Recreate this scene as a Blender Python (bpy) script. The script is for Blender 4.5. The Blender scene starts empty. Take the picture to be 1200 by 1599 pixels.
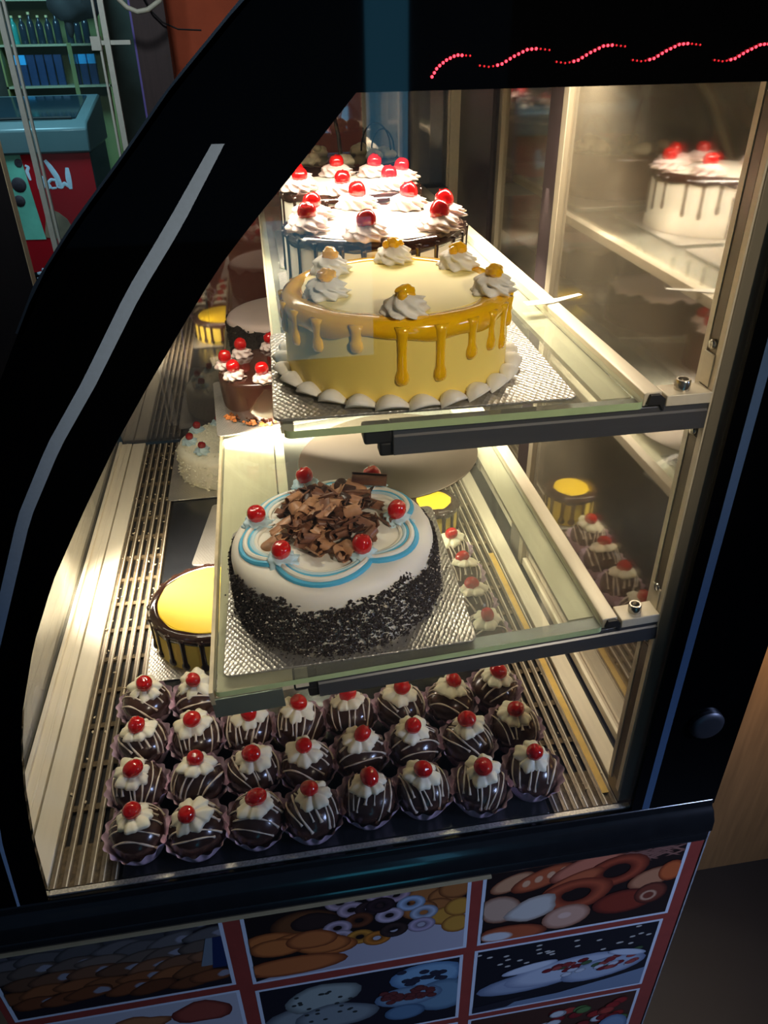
import bpy, math, random
from mathutils import Vector, Matrix
from math import sin, cos, pi, radians
random.seed(7)
S = bpy.context.scene
COL = S.collection

# ------------------------------------------------------------------ camera
def make_camera():
    a, b, c = 0.15098768, 0.56935637, -0.015993
    fw = Vector((sin(a)*cos(b), cos(a)*cos(b), -sin(b)))
    r0 = Vector((cos(a), -sin(a), 0)); u0 = r0.cross(fw)
    r = cos(c)*r0 + sin(c)*u0; u = -sin(c)*r0 + cos(c)*u0
    cd = bpy.data.cameras.new('camera'); o = bpy.data.objects.new('camera', cd); COL.objects.link(o)
    m = Matrix((r, u, -fw)).transposed().to_4x4(); m.translation = Vector((0, -0.5, 0.752))
    o.matrix_world = m
    cd.sensor_fit = 'VERTICAL'; cd.sensor_height = 36.0
    cd.lens = 1190.735/1599*36.0
    cd.clip_start = 0.02; cd.clip_end = 100
    S.camera = o
make_camera()

# ------------------------------------------------------------------ world, lights, exposure
S.view_settings.view_transform = 'Standard'; S.view_settings.look = 'None'
S.view_settings.gamma = 1.0; S.view_settings.exposure = 0.7
S.view_settings.use_curve_mapping = False
try:
    S.cycles.transparent_max_bounces = 40; S.cycles.max_bounces = 10
    S.cycles.sample_clamp_indirect = 4.0
except Exception:
    pass
W = bpy.data.worlds.new('world'); S.world = W; W.use_nodes = True
W.node_tree.nodes['Background'].inputs[0].default_value = (0.10, 0.20, 0.34, 1)
W.node_tree.nodes['Background'].inputs[1].default_value = 0.05

def area(name, loc, target, sx, sy, power, col, spread=pi):
    l = bpy.data.lights.new(name, 'AREA'); l.shape = 'RECTANGLE'; l.size = sx; l.size_y = sy
    l.energy = power; l.color = col; l.spread = spread
    o = bpy.data.objects.new(name, l); COL.objects.link(o); o.location = loc
    o.rotation_euler = (Vector(target)-Vector(loc)).to_track_quat('-Z', 'Y').to_euler()
    return o
WARM = (1.0, 0.87, 0.68)
# lamp strips of the case (one in the header, one below the front edge of each shelf)
area('header_lamp', (0.07, 0.40, 0.752), (0.10, 0.40, 0.0), 0.05, 0.76, 3.5, WARM, radians(130))
area('header_lamp', (0.25, 0.40, 0.752), (0.22, 0.40, 0.0), 0.05, 0.76, 2.5, WARM, radians(130))
area('upper_shelf_lamp', (-0.012, 0.50, 0.490), (0.05, 0.50, 0.2), 0.012, 0.92, 0.5, WARM, radians(84))
area('lower_shelf_lamp', (-0.092, 0.50, 0.243), (0.06, 0.50, 0.0), 0.010, 0.96, 4.2, WARM, radians(115))
# blue reflection panels added behind the viewer, a blue shop lamp, added fill lights
area('blue_reflection_panel', (0.555, -2.9, 0.85), (0.555, 0.0, 0.85), 0.17, 1.5, 0.40, (0.14, 0.62, 1.0))  # panel added so a tall blue reflection shows in the side glass
area('low_reflection_panel', (0.25, -2.9, -0.25), (0.25, 0.0, -0.25), 0.46, 0.62, 0.42, (0.08, 0.66, 1.0))  # added panel for the low, wider blue reflection on the pane
area('poster_fill', (1.7, -0.9, 0.8), (0.4, 0.0, -0.25), 0.4, 0.4, 1.7, (0.46, 0.60, 1.0), radians(55))  # added blue key light for the posters, not a known lamp
area('shop_lamp', (-1.3, 4.4, 1.7), (-1.2, 5.6, 0.3), 0.8, 0.5, 26.0, (0.40, 0.78, 0.95))
area('background_fill', (-0.2, 0.6, 1.9), (-0.45, 3.3, 0.6), 0.3, 0.3, 3.2, (0.8, 0.86, 0.9), radians(80))  # added fill to brighten the screen strips, post, cable and orange wall
area('counter_fill', (0.84, 0.12, 0.13), (0.77, 0.3, 0.0), 0.06, 0.06, 0.75, (1.0, 0.66, 0.30))  # added light for the warm glow on the counter panel
def spot(name, loc, target, power, col, deg, blend, r):
    l = bpy.data.lights.new(name, 'SPOT'); l.energy = power; l.color = col; l.spot_size = radians(deg); l.spot_blend = blend; l.shadow_soft_size = r
    o = bpy.data.objects.new(name, l); COL.objects.link(o); o.location = loc
    o.rotation_euler = (Vector(target)-Vector(loc)).to_track_quat('-Z', 'Y').to_euler()
spot('cake_front_fill', (0.75, -1.5, 1.55), (0.10, 0.1, 0.46), 54.0, (1.0, 0.86, 0.66), 19, 0.7, 0.05)  # added spot to brighten the cake fronts, not a known lamp

# ------------------------------------------------------------------ materials
def lin(c):
    return tuple((v/12.92 if v <= 0.04045 else ((v+0.055)/1.055)**2.4) for v in c)
def rgb(r, g, b):
    return lin((r/255, g/255, b/255))
MATS = {}
def M(name, col, rough=0.5, metal=0.0, var=0.08, scale=60.0, bump=0.0, bscale=None, sss=0.0, coat=0.0, spec=0.5, trans=0.0, stretch=None, ior=None):
    if name in MATS: return MATS[name]
    m = bpy.data.materials.new(name); m.use_nodes = True
    nt = m.node_tree; N = nt.nodes; L = nt.links
    p = N['Principled BSDF']
    tc = N.new('ShaderNodeTexCoord'); mp = N.new('ShaderNodeMapping')
    L.new(tc.outputs['Object'], mp.inputs[0])
    if stretch: mp.inputs['Scale'].default_value = stretch
    nz = N.new('ShaderNodeTexNoise'); nz.inputs['Scale'].default_value = scale; nz.inputs['Detail'].default_value = 4
    L.new(mp.outputs[0], nz.inputs['Vector'])
    mx = N.new('ShaderNodeMix'); mx.data_type = 'RGBA'
    mx.inputs['A'].default_value = (*[max(0, v*(1-var*1.6)) for v in col], 1)
    mx.inputs['B'].default_value = (*[min(1, v*(1+var*1.6)) for v in col], 1)
    L.new(nz.outputs['Fac'], mx.inputs['Factor'])
    L.new(mx.outputs['Result'], p.inputs['Base Color'])
    p.inputs['Roughness'].default_value = rough; p.inputs['Metallic'].default_value = metal
    p.inputs['Specular IOR Level'].default_value = spec
    if ior: p.inputs['IOR'].default_value = ior
    if sss:
        p.inputs['Subsurface Weight'].default_value = sss
        p.inputs['Subsurface Radius'].default_value = (0.6, 0.5, 0.35); p.inputs['Subsurface Scale'].default_value = 0.006
    if coat:
        p.inputs['Coat Weight'].default_value = coat; p.inputs['Coat Roughness'].default_value = 0.05
    if trans:
        p.inputs['Transmission Weight'].default_value = trans
    if bump:
        b = N.new('ShaderNodeBump'); b.inputs['Strength'].default_value = bump; b.inputs['Distance'].default_value = 0.002
        n2 = N.new('ShaderNodeTexNoise'); n2.inputs['Scale'].default_value = bscale or scale*2; n2.inputs['Detail'].default_value = 5
        L.new(mp.outputs[0], n2.inputs['Vector']); L.new(n2.outputs['Fac'], b.inputs['Height'])
        L.new(b.outputs[0], p.inputs['Normal'])
    MATS[name] = m
    return m
def glass(name, tint=(1, 1, 1), ior=1.45, refl_add=0.0, haze=0.02, haze_col=(0.8, 0.8, 0.75), rough=0.0):
    if name in MATS: return MATS[name]
    m = bpy.data.materials.new(name); m.use_nodes = True
    nt = m.node_tree; N = nt.nodes; L = nt.links
    N.remove(N['Principled BSDF']); out = N['Material Output']
    t = N.new('ShaderNodeBsdfTransparent'); t.inputs[0].default_value = (*tint, 1)
    g = N.new('ShaderNodeBsdfGlossy'); g.inputs['Roughness'].default_value = rough; g.inputs[0].default_value = (1, 1, 1, 1)
    d = N.new('ShaderNodeBsdfDiffuse'); d.inputs[0].default_value = (*haze_col, 1)
    # Schlick reflectance of both faces of a pane: f0 + (1-f0) * (1-cos)^5
    f0 = ((ior-1)/(ior+1))**2+refl_add
    f = N.new('ShaderNodeLayerWeight'); f.inputs[0].default_value = 0.5
    pw = N.new('ShaderNodeMath'); pw.operation = 'POWER'; pw.inputs[1].default_value = 5.0
    L.new(f.outputs['Facing'], pw.inputs[0])
    ad = N.new('ShaderNodeMath'); ad.operation = 'MULTIPLY_ADD'; ad.use_clamp = True; ad.inputs[1].default_value = 1-f0; ad.inputs[2].default_value = f0
    L.new(pw.outputs[0], ad.inputs[0])
    m1 = N.new('ShaderNodeMixShader'); L.new(ad.outputs[0], m1.inputs[0]); L.new(t.outputs[0], m1.inputs[1]); L.new(g.outputs[0], m1.inputs[2])
    # mottled haze: dust, plus reflected glow painted into shelf and front glass
    tc = N.new('ShaderNodeTexCoord'); nz = N.new('ShaderNodeTexNoise'); nz.inputs['Scale'].default_value = 7; nz.inputs['Detail'].default_value = 6
    L.new(tc.outputs['Object'], nz.inputs['Vector'])
    mu = N.new('ShaderNodeMath'); mu.operation = 'MULTIPLY'; mu.inputs[1].default_value = haze*2
    L.new(nz.outputs['Fac'], mu.inputs[0])
    m2 = N.new('ShaderNodeMixShader'); L.new(mu.outputs[0], m2.inputs[0]); L.new(m1.outputs[0], m2.inputs[1]); L.new(d.outputs[0], m2.inputs[2])
    L.new(m2.outputs[0], out.inputs[0])
    MATS[name] = m
    return m
def emit(name, col, strength):
    m = bpy.data.materials.new(name); m.use_nodes = True
    p = m.node_tree.nodes['Principled BSDF']
    p.inputs['Base Color'].default_value = (*col, 1)
    p.inputs['Emission Color'].default_value = (*col, 1); p.inputs['Emission Strength'].default_value = strength
    return m

BLACK = M('black_painted_glass', (0.0012, 0.0013, 0.0016), 0.03, spec=0.5, var=0.1)
STRIPE = M('grey_blue_print', rgb(160, 180, 206), 0.5, var=0.06, scale=400)
STRIPE2 = M('blue_print', rgb(66, 88, 116), 0.5, var=0.06, scale=400)
PANE = glass('clear_pane', ior=1.5, haze=0.004)
SHELFGLASS = glass('shelf_glass', tint=(0.95, 0.985, 0.96), ior=1.45, haze=0.09, haze_col=(0.66, 0.66, 0.55))
EDGEGREEN = M('green_glass_edge', rgb(176, 196, 146), 0.15, var=0.1, coat=0.5)
DOORGLASS = glass('door_glass', tint=(0.75, 0.68, 0.6), ior=1.5, refl_add=0.28, haze=0.09, haze_col=(0.62, 0.55, 0.40), rough=0.045)
ENDGLASS = glass('end_glass', tint=(0.85, 0.8, 0.78), ior=1.5, refl_add=0.15, haze=0.05, haze_col=(0.6, 0.5, 0.46), rough=0.03)
FRONTGLASS = glass('front_glass', tint=(0.92, 0.95, 0.95), ior=1.5, refl_add=0.10, haze=0.26, haze_col=(0.72, 0.68, 0.58))
ALU = M('cream_aluminium', rgb(214, 203, 178), 0.42, metal=0.15, var=0.07, scale=25, bump=0.05, stretch=(8, 0.6, 8))
ALUW = M('pale_front_plate', rgb(226, 217, 196), 0.5, var=0.05, scale=22, stretch=(10, 0.5, 10))
ALUD = M('dull_aluminium', rgb(116, 116, 118), 0.36, metal=0.75, var=0.06, scale=30, stretch=(0.6, 8, 8))
POSTF = M('grey_post_aluminium', rgb(150, 140, 120), 0.42, metal=0.5, var=0.06, scale=30, stretch=(8, 8, 0.5))
DARK = M('dark_rubber', rgb(20, 19, 20), 0.6)
CHROME = M('steel_screw', rgb(190, 185, 175), 0.22, metal=1.0)
TRAY = M('black_tray_steel', (0.010, 0.011, 0.013), 0.22, spec=0.6, var=0.3)
SLAT = M('grille_slat_aluminium', rgb(112, 98, 78), 0.42, metal=0.3, var=0.45, scale=90, bump=0.2)
DIRT = M('grille_base_dirty', rgb(58, 47, 34), 0.8, var=0.9, scale=70)
MOLD = M('black_chrome_moulding', (0.012, 0.012, 0.013), 0.16, spec=0.9, var=0.2, coat=0.6)
BRONZE = M('bronze_trim', rgb(190, 170, 130), 0.4, metal=0.2)

# ------------------------------------------------------------------ mesh helpers
class MB:
    def __init__(s): s.v = []; s.f = []; s.mi = []
    def add(s, vs, fs, mi=0):
        b = len(s.v); s.v += [tuple(v) for v in vs]; s.f += [tuple(i+b for i in f) for f in fs]; s.mi += [mi]*len(fs)
    def box(s, x0, x1, y0, y1, z0, z1, mi=0, R=None):
        vs = [(x, y, z) for x in (x0, x1) for y in (y0, y1) for z in (z0, z1)]
        if R is not None: vs = [tuple(R @ Vector(v)) for v in vs]
        s.add(vs, [(0, 1, 3, 2), (4, 6, 7, 5), (0, 4, 5, 1), (2, 3, 7, 6), (0, 2, 6, 4), (1, 5, 7, 3)], mi)
    def rbox(s, x0, x1, y0, y1, z0, z1, r=0.01, n=5, mi=0):   # box with rounded vertical corners
        pts = []
        for cx, cy, a0 in ((x1-r, y1-r, 0), (x0+r, y1-r, 90), (x0+r, y0+r, 180), (x1-r, y0+r, 270)):
            for k in range(n+1):
                a = radians(a0+90*k/n); pts.append((cx+r*cos(a), cy+r*sin(a)))
        s.prism(pts, z0, z1, mi)
    def prism(s, pts, z0, z1, mi=0, axis='z'):
        n = len(pts)
        def P(p, z):
            return (p[0], p[1], z) if axis == 'z' else ((p[0], z, p[1]) if axis == 'y' else (z, p[0], p[1]))
        vs = [P(p, z0) for p in pts]+[P(p, z1) for p in pts]
        fs = [(i, (i+1) % n, n+(i+1) % n, n+i) for i in range(n)]+[tuple(range(n-1, -1, -1)), tuple(range(n, 2*n))]
        s.add(vs, fs, mi)
    def lathe(s, prof, n=32, c=(0, 0, 0), mi=0, fr=None):     # prof: (r,z); fr(theta, r, z)->(r,z)
        b = []
        for r, z in prof:
            for k in range(n):
                t = 2*pi*k/n
                rr, zz = (r, z) if fr is None else fr(t, r, z)
                b.append((c[0]+rr*cos(t), c[1]+rr*sin(t), c[2]+zz))
        fs = [(i*n+k, i*n+(k+1) % n, (i+1)*n+(k+1) % n, (i+1)*n+k) for i in range(len(prof)-1) for k in range(n)]
        fs.append(tuple(range(n-1, -1, -1))); m = (len(prof)-1)*n; fs.append(tuple(range(m, m+n)))
        s.add(b, fs, mi)
    def tube(s, path, rad, n=8, mi=0, flat=None, closed=False):   # rad: number or list
        P = [Vector(p) for p in path]; N = len(P); vs = []
        if not isinstance(rad, (list, tuple)): rad = [rad]*N
        up = Vector((0, 0, 1)); prev = None
        for i in range(N):
            if closed: t = P[(i+1) % N]-P[i-1]
            else: t = P[min(i+1, N-1)]-P[max(i-1, 0)]
            if t.length < 1e-9: t = Vector((0, 0, 1))
            t.normalize()
            if prev is None:
                a = up if abs(t.z) < 0.9 else Vector((1, 0, 0))
                nx = t.cross(a).normalized()
            else:
                nx = (prev - t*prev.dot(t)); nx = nx.normalized() if nx.length > 1e-6 else t.orthogonal().normalized()
            prev = nx; ny = t.cross(nx)
            for k in range(n):
                q = 2*pi*k/n
                vs.append(P[i]+rad[i]*(cos(q)*nx+sin(q)*ny*(flat or 1)))
        fs = []
        M_ = N if closed else N-1
        for i in range(M_):
            j = (i+1) % N
            for k in range(n):
                fs.append((i*n+k, i*n+(k+1) % n, j*n+(k+1) % n, j*n+k))
        if not closed:
            fs.append(tuple(range(n-1, -1, -1))); fs.append(tuple(range((N-1)*n, N*n)))
        s.add(vs, fs, mi)
    def ball(s, c, rx, ry=None, rz=None, nu=14, nv=9, mi=0, fn=None):
        ry = ry or rx; rz = rz or rx
        vs = [(c[0], c[1], c[2]+rz)]
        for i in range(1, nv):
            p = pi*i/nv
            for k in range(nu):
                t = 2*pi*k/nu
                d = (sin(p)*cos(t), sin(p)*sin(t), cos(p))
                q = fn(d) if fn else 1
                vs.append((c[0]+rx*d[0]*q, c[1]+ry*d[1]*q, c[2]+rz*d[2]*q))
        vs.append((c[0], c[1], c[2]-rz))
        fs = [(0, 1+k, 1+(k+1) % nu) for k in range(nu)]
        for i in range(nv-2):
            for k in range(nu):
                fs.append((1+i*nu+k, 1+(i+1)*nu+k, 1+(i+1)*nu+(k+1) % nu, 1+i*nu+(k+1) % nu))
        e = len(vs)-1
        fs += [(e, 1+(nv-2)*nu+(k+1) % nu, 1+(nv-2)*nu+k) for k in range(nu)]
        s.add(vs, fs, mi)
    def mesh(s, name, mats, smooth=False, angle=None):
        me = bpy.data.meshes.new(name); me.from_pydata(s.v, [], s.f); 
        for m in (mats if isinstance(mats, (list, tuple)) else [mats]): me.materials.append(m)
        if any(s.mi): me.polygons.foreach_set('material_index', s.mi)
        if smooth: me.polygons.foreach_set('use_smooth', [True]*len(s.f))
        me.update()
        import bmesh
        bm = bmesh.new(); bm.from_mesh(me); bmesh.ops.recalc_face_normals(bm, faces=bm.faces); bm.to_mesh(me); bm.free()
        if smooth and angle:
            try: me.set_sharp_from_angle(angle=radians(angle))
            except Exception: pass
        return me
def put(name, me, parent=None, loc=(0, 0, 0), rot=(0, 0, 0), sc=1.0):
    o = bpy.data.objects.new(name, me); COL.objects.link(o)
    o.location = loc; o.rotation_euler = rot
    o.scale = sc if isinstance(sc, (tuple, list)) else (sc, sc, sc)
    if parent is not None: o.parent = parent
    return o
def obj(name, mb, mat, parent=None, smooth=False, loc=(0, 0, 0), rot=(0, 0, 0), angle=40, bevel=0.0):
    o = put(name, mb.mesh(name, mat, smooth or bevel > 0, angle), parent, loc, rot)
    if bevel:
        b = o.modifiers.new('bevel', 'BEVEL'); b.width = bevel; b.segments = 2; b.limit_method = 'ANGLE'; b.angle_limit = radians(50)
    return o
def tag(o, label, cat, group=None):
    o['label'] = label; o['category'] = cat
    if group: o['group'] = group
    return o
def thing(name, label, cat, loc=(0, 0, 0), rot=(0, 0, 0), group=None):
    o = bpy.data.objects.new(name, None); COL.objects.link(o); o.location = loc; o.rotation_euler = rot
    o.empty_display_size = 0.05
    return tag(o, label, cat, group)
def struct(name, mb, mat, **k):
    o = obj(name, mb, mat, **k); o['kind'] = 'structure'; return o

# ------------------------------------------------------------------ setting
GZ = -0.70
mb = MB(); mb.box(-6, 6, -6, 9, GZ-0.1, GZ)
struct('floor', mb, M('dark_floor', rgb(15, 16, 21), 0.5, var=0.4, scale=9, bump=0.1))
mb = MB(); mb.box(-6, 6, 6.6, 6.75, GZ, 3)
struct('wall_back', mb, M('dark_shop_wall', rgb(66, 74, 66), 0.8, var=0.3, scale=6))
mb = MB(); mb.box(-0.36, 0.55, 3.62, 3.7, GZ, 3)
struct('wall_side', mb, M('orange_wall', rgb(196, 88, 52), 0.8, var=0.12, scale=12, bump=0.05))
mb = MB(); mb.box(2.0, 2.1, -6, 6.6, GZ, 3)
struct('wall_right', mb, M('brown_wall', rgb(74, 56, 46), 0.8, var=0.2, scale=8))

# ------------------------------------------------------------------ display case
case = thing('cake_display_case', 'black glass pastry display case with a curved front, lit shelves and food posters below', 'display case', (0, 0, 0))
def interp(pts, n):
    d = [0]
    for a, b in zip(pts, pts[1:]): d.append(d[-1]+math.dist(a, b))
    out = []
    for k in range(n):
        t = d[-1]*k/(n-1); i = 0
        while i < len(d)-2 and d[i+1] < t: i += 1
        w = (t-d[i])/(d[i+1]-d[i]); w = min(max(w, 0), 1)
        out.append((pts[i][0]*(1-w)+pts[i+1][0]*w, pts[i][1]*(1-w)+pts[i+1][1]*w))
    return out
inner_arc = [(-.279, 0.0), (-.271, .093), (-.260, .167), (-.248, .225), (-.235, .27), (-.209, .339), (-.18, .399), (-.147, .454), (-.113, .508), (-.084, .549), (-.053, .591), (-.028, .624), (-.001, .653), (.021, .675), (.041, .696), (.063, .719)]
outer_arc = [(-.352, -.01), (-.342, .09), (-.325, .19), (-.302, .28), (-.282, .345), (-.258, .405), (-.215, .494), (-.177, .557), (-.137, .621), (-.107, .655), (-.074, .688), (-.042, .722), (.004, .764), (.05, .80), (.10, .83)]
IA = interp(inner_arc, 40); OA = interp(outer_arc, 40)
ring_in = IA+[(.3525, .719), (.3525, 0.0)]
ring_out = OA+[(.455, .86), (.455, -.01)]
mb = MB(); n = len(ring_in)
for y in (-.006, 0.0):
    base = len(mb.v); mb.v += [(p[0], y, p[1]) for p in ring_in]+[(p[0], y, p[1]) for p in ring_out]
for s0 in (0, 2*n):
    for i in range(n):
        j = (i+1) % n; mb.f.append((s0+i, s0+j, s0+n+j, s0+n+i)); mb.mi.append(0)
for i in range(n):
    j = (i+1) % n
    mb.f.append((i, j, 2*n+j, 2*n+i)); mb.f.append((n+i, n+j, 3*n+j, 3*n+i)); mb.mi += [0, 0]
side = obj('side_panel', mb, BLACK, case)
# clear window of the side panel
mb = MB(); mb.prism(ring_in, -.0045, -.0015, axis='y'); obj('window_pane', mb, PANE, case)
# printed stripes on the black border
def stripe(name, left, right, mat, par, y=-.0065):
    mb = MB()
    vs = [(p[0], y, p[1]) for p in left]+[(p[0], y, p[1]) for p in right]+[(p[0], y+.0004, p[1]) for p in left]+[(p[0], y+.0004, p[1]) for p in right]
    m = len(left); fs = []
    for i in range(m-1): fs += [(i, i+1, m+i+1, m+i), (2*m+i, 2*m+i+1, 3*m+i+1, 3*m+i), (i, i+1, 2*m+i+1, 2*m+i), (m+i, m+i+1, 3*m+i+1, 3*m+i)]
    mb.add(vs, fs); return obj(name, mb, mat, par)
sl = [(-.3105, -.008), (-.301, .099), (-.289, .18), (-.268, .26), (-.246, .335), (-.215, .404), (-.19, .459), (-.157, .513), (-.124, .557), (-.085, .614), (-.054, .653), (-.022, .695)]
sr = [(x+(.0025+.0065*min(1, max(0, (z-.05)/.25)))*.9, z-.0015-.0015*(z > .3)) for x, z in sl]; sr[-1] = (-.0145, .695)
stripe('printed_stripe', interp(sl, 50), interp(sr, 50), STRIPE, side)
stripe('printed_stripe', [(.365, -.008), (.365, .719), (.365, .80)], [(.3735, -.008), (.3735, .719), (.3735, .80)], STRIPE2, side)
mb = MB(); prof = [(.0185, 0), (.0185, .004), (.0165, .0062), (.012, .0070), (.0, .0072)]
mb.lathe(prof, 40); obj('round_bolt_cap', mb, M('satin_steel_cap', rgb(84, 84, 90), 0.42, metal=0.8, stretch=(1, 20, 1)), side, True, (.4125, -.006, .131), (pi/2, 0, 0))
# base under the case, its moulding and the speckled channel under the pane
mb = MB(); mb.prism([(-.34, 0.0), (-.34, 1.03), (.455, 1.03), (.455, 0.0)], GZ+.06, -.012)
obj('lower_cabinet', mb, M('lower_cabinet_dark', rgb(22, 22, 28), 0.5), case)
prof = [(0.0, -.001), (-.0075, -.001), (-.009, -.010), (-.014, -.013), (-.020, -.024), (-.021, -.040), (-.016, -.046), (-.0145, -.052), (-.017, -.056), (-.017, -.064), (0.0, -.065)]
mb = MB(); mb.prism(prof, -.366, .452, axis='x'); obj('base_moulding', mb, MOLD, case, bevel=.0015)
mb = MB(); mb.prism([(-.001, -.0640), (-.0195, -.0632), (-.0198, -.0662), (-.001, -.0668)], -.368, .19, axis='x'); obj('moulding_trim', mb, BRONZE, case)
mb = MB(); mb.box(-.279, .3525, -.0018, .0035, -.001, .0022)
obj('glass_channel', mb, M('speckled_channel', rgb(176, 170, 158), 0.35, metal=0.4, var=0.75, scale=420), case)
# corner post of the near end with its slot, screws
mb = MB(); mb.prism([(.340, .005), (.361, .005), (.361, .034), (.356, .037), (.340, .034)], .004, .76)
post = obj('corner_post', mb, POSTF, case, bevel=.001)
mb = MB(); mb.box(.3385, .3402, .026, .0325, .02, .74); obj('post_lip', mb, ALU, post)
mb = MB(); mb.box(.3385, .3402, .006, .0125, .02, .74); obj('post_lip', mb, ALU, post)
for z0, z1 in ((.03, .232), (.300, .462), (.545, .72)):
    mb = MB(); mb.box(.3392, .3403, .014, .025, z0, z1); obj('post_slot', mb, M('slot_dark', rgb(96, 86, 72), 0.35, metal=0.6), post)
mb = MB(); mb.box(.3605, .3525+.0095, .0045, .0062, .004, .76); obj('post_edge_strip', mb, M('bright_edge', rgb(190, 180, 160), 0.3, metal=0.5), post)
scr = MB(); scr.lathe([(.0042, 0), (.0042, .0018), (.0032, .0030), (.0012, .0032), (.001, .0022), (0, .0022)], 16)
scr.box(-.003, .003, -.0005, .0005, .003, .0034); scr_me = scr.mesh('screw', CHROME, True, 40)
for z in (.540, .466, .302, .238):
    put('screw', scr_me, post, (.3395, .0195, z), (0, -pi/2, 0))
for z0 in (.505, .275):
    mb = MB(); mb.box(.3375, .3395, .012, .027, z0+.002, z0+.028); obj('bracket_tab', mb, ALU, post, bevel=.0005)
# far corner post, far end frame
mb = MB(); mb.box(.362, .388, 1.005, 1.03, 0, .76); mb.box(.358, .362, 1.008, 1.012, 0, .76); obj('corner_post', mb, ALU, case, bevel=.001)
mb = MB(); mb.prism(ring_in[:], 1.028, 1.033, axis='y'); 
mb2 = MB(); far = [(p[0], p[1]) for p in interp([(-.33, 0)]+outer_arc[1:-3], 40)]+[(.40, .735), (.40, 0)]
mb2.prism(far, 1.028, 1.033, axis='y'); obj('end_glass', mb2, ENDGLASS, case)
fa = interp(outer_arc[1:-3], 40)
mb = MB(); mb.prism([(x+.012, z) for x, z in fa]+[(x+.020, z-.004) for x, z in fa[::-1]], 1.018, 1.027, axis='y'); obj('end_frame', mb, ALU, case)
# curved front glass
g = interp(outer_arc[:-3]+[(.03, .748)], 60)
mb = MB(); mb.prism([(x+.004, z-.001) for x, z in g]+[(x+.009, z-.003) for x, z in g[::-1]], .001, 1.028, axis='y')
obj('curved_front_glass', mb, FRONTGLASS, case, True, angle=30)
ge = interp(outer_arc, 60)
mb = MB(); mb.prism([(x-.001, z+.001) for x, z in ge[38:]]+[(x+.0035, z-.0005) for x, z in ge[38:][::-1]], -.006, .02, axis='y')
obj('glass_edge_trim', mb, M('steel_edge', rgb(140, 150, 165), 0.25, metal=0.9), case)
# header with lamp housing
mb = MB(); mb.box(.10, .455, .0, 1.03, .775, .86); obj('header', mb, BLACK, case)
mb = MB(); mb.box(.055, .11, .06, 1.0, .756, .775); obj('lamp_housing', mb, ALU, case)
mb = MB(); mb.box(.06, .44, .001, 1.028, .772, .776); obj('header_lining', mb, M('dull_lining', rgb(90, 84, 76), 0.6), case)
# glowing red dots standing in for a sign's reflection: five waves on the header
RED_DOT = emit('red_reflection_glow', (1.0, 0.03, 0.05), 3.2); RED_DOT_DIM = emit('dim_reflection_glow', (0.8, 0.02, 0.03), 0.5)
lm = MB(); lm.ball((0, 0, 0), .00085, nu=8, nv=5); dot_bright = lm.mesh('reflection_dot', RED_DOT, True); lm = MB(); lm.ball((0, 0, 0), .0006, nu=8, nv=5); dot_dim = lm.mesh('reflection_dot_dim', RED_DOT_DIM, True)
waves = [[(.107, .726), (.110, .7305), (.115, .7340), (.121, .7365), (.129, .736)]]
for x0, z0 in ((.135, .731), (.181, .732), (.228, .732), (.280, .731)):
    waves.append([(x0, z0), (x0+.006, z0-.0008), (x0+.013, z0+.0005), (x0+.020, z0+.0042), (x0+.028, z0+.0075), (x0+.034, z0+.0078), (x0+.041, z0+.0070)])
red_reflection = thing('red_sign_reflection', 'glowing red dots in wavy arcs imitating a sign reflection in the black case header', 'lights', (.2, -.007, .73))
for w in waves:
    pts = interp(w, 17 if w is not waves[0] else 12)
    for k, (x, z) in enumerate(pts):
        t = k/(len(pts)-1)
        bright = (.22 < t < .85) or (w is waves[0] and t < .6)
        put('reflection_dot', dot_bright if bright else dot_dim, red_reflection, (x-.2, 0, z-.73))
# floor of the case: tray, grilles, front ledges, rails
mb = MB(); mb.rbox(-.208, .262, .006, 1.01, -.004, .0, .004); obj('floor_tray', mb, TRAY, case, bevel=.001)
mb = MB(); mb.box(-.345, .42, .004, 1.028, -.012, -.006); obj('case_floor', mb, M('pan_black', (0.006, 0.005, 0.004), 0.8), case)
M('crumb_dirt', rgb(86, 72, 50), 0.85, var=0.9, scale=160, bump=0.6)
def grille(x0, x1, n, w):
    e = bpy.data.objects.new('air_grille', None); COL.objects.link(e); e.parent = case
    mb = MB(); mb.box(0, w, .006, 1.015, -.004, .0003); mb.box(w*.62, w*.62+.0012, .006, 1.015, .0003, .0012, 1)  # pale ridge paints in the thin highlight along each slat
    me = mb.mesh('slat', [SLAT, ALUW])
    for k in range(n):
        x = x0+(x1-x0-w)*k/(n-1)
        put('slat', me, e, (x, 0, 0))
    mb = MB(); mb.box(x0, x1, 0, .008, -.006, -.0016); me2 = mb.mesh('crossbar', MATS['crumb_dirt'])
    y = .10
    while y < 1.0:
        put('crossbar', me2, e, (0, y, 0)); y += .062
    mb = MB(); mb.box(x0, x1, .006, .055, -.006, -.0008); obj('grille_end', mb, MATS['crumb_dirt'], e)
    return e
g1 = grille(-.281, -.212, 6, .0068)
g2 = grille(.266, .342, 7, .0064)
mb = MB(); mb.box(.3285, .3365, .02, .50, .0006, .0022); obj('yellow_tape', mb, M('yellow_tape', rgb(214, 176, 84), 0.5, var=0.2), case)
mb = MB(); mb.box(-.309, -.283, .0, 1.02, -.006, .003); obj('front_ledge', mb, ALUW, case, bevel=.001)
mb = MB(); mb.box(-.3365, -.3112, .0, 1.02, -.006, .004); mb.box(-.3365, -.331, .0, 1.02, .004, .010); mb.box(-.322, -.319, 0, 1.02, .004, .0052); obj('front_ledge', mb, ALUW, case, bevel=.0008)
mb = MB(); mb.box(.344, .366, .036, 1.01, -.006, .006); obj('door_sill', mb, ALU, case, bevel=.001)
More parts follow.
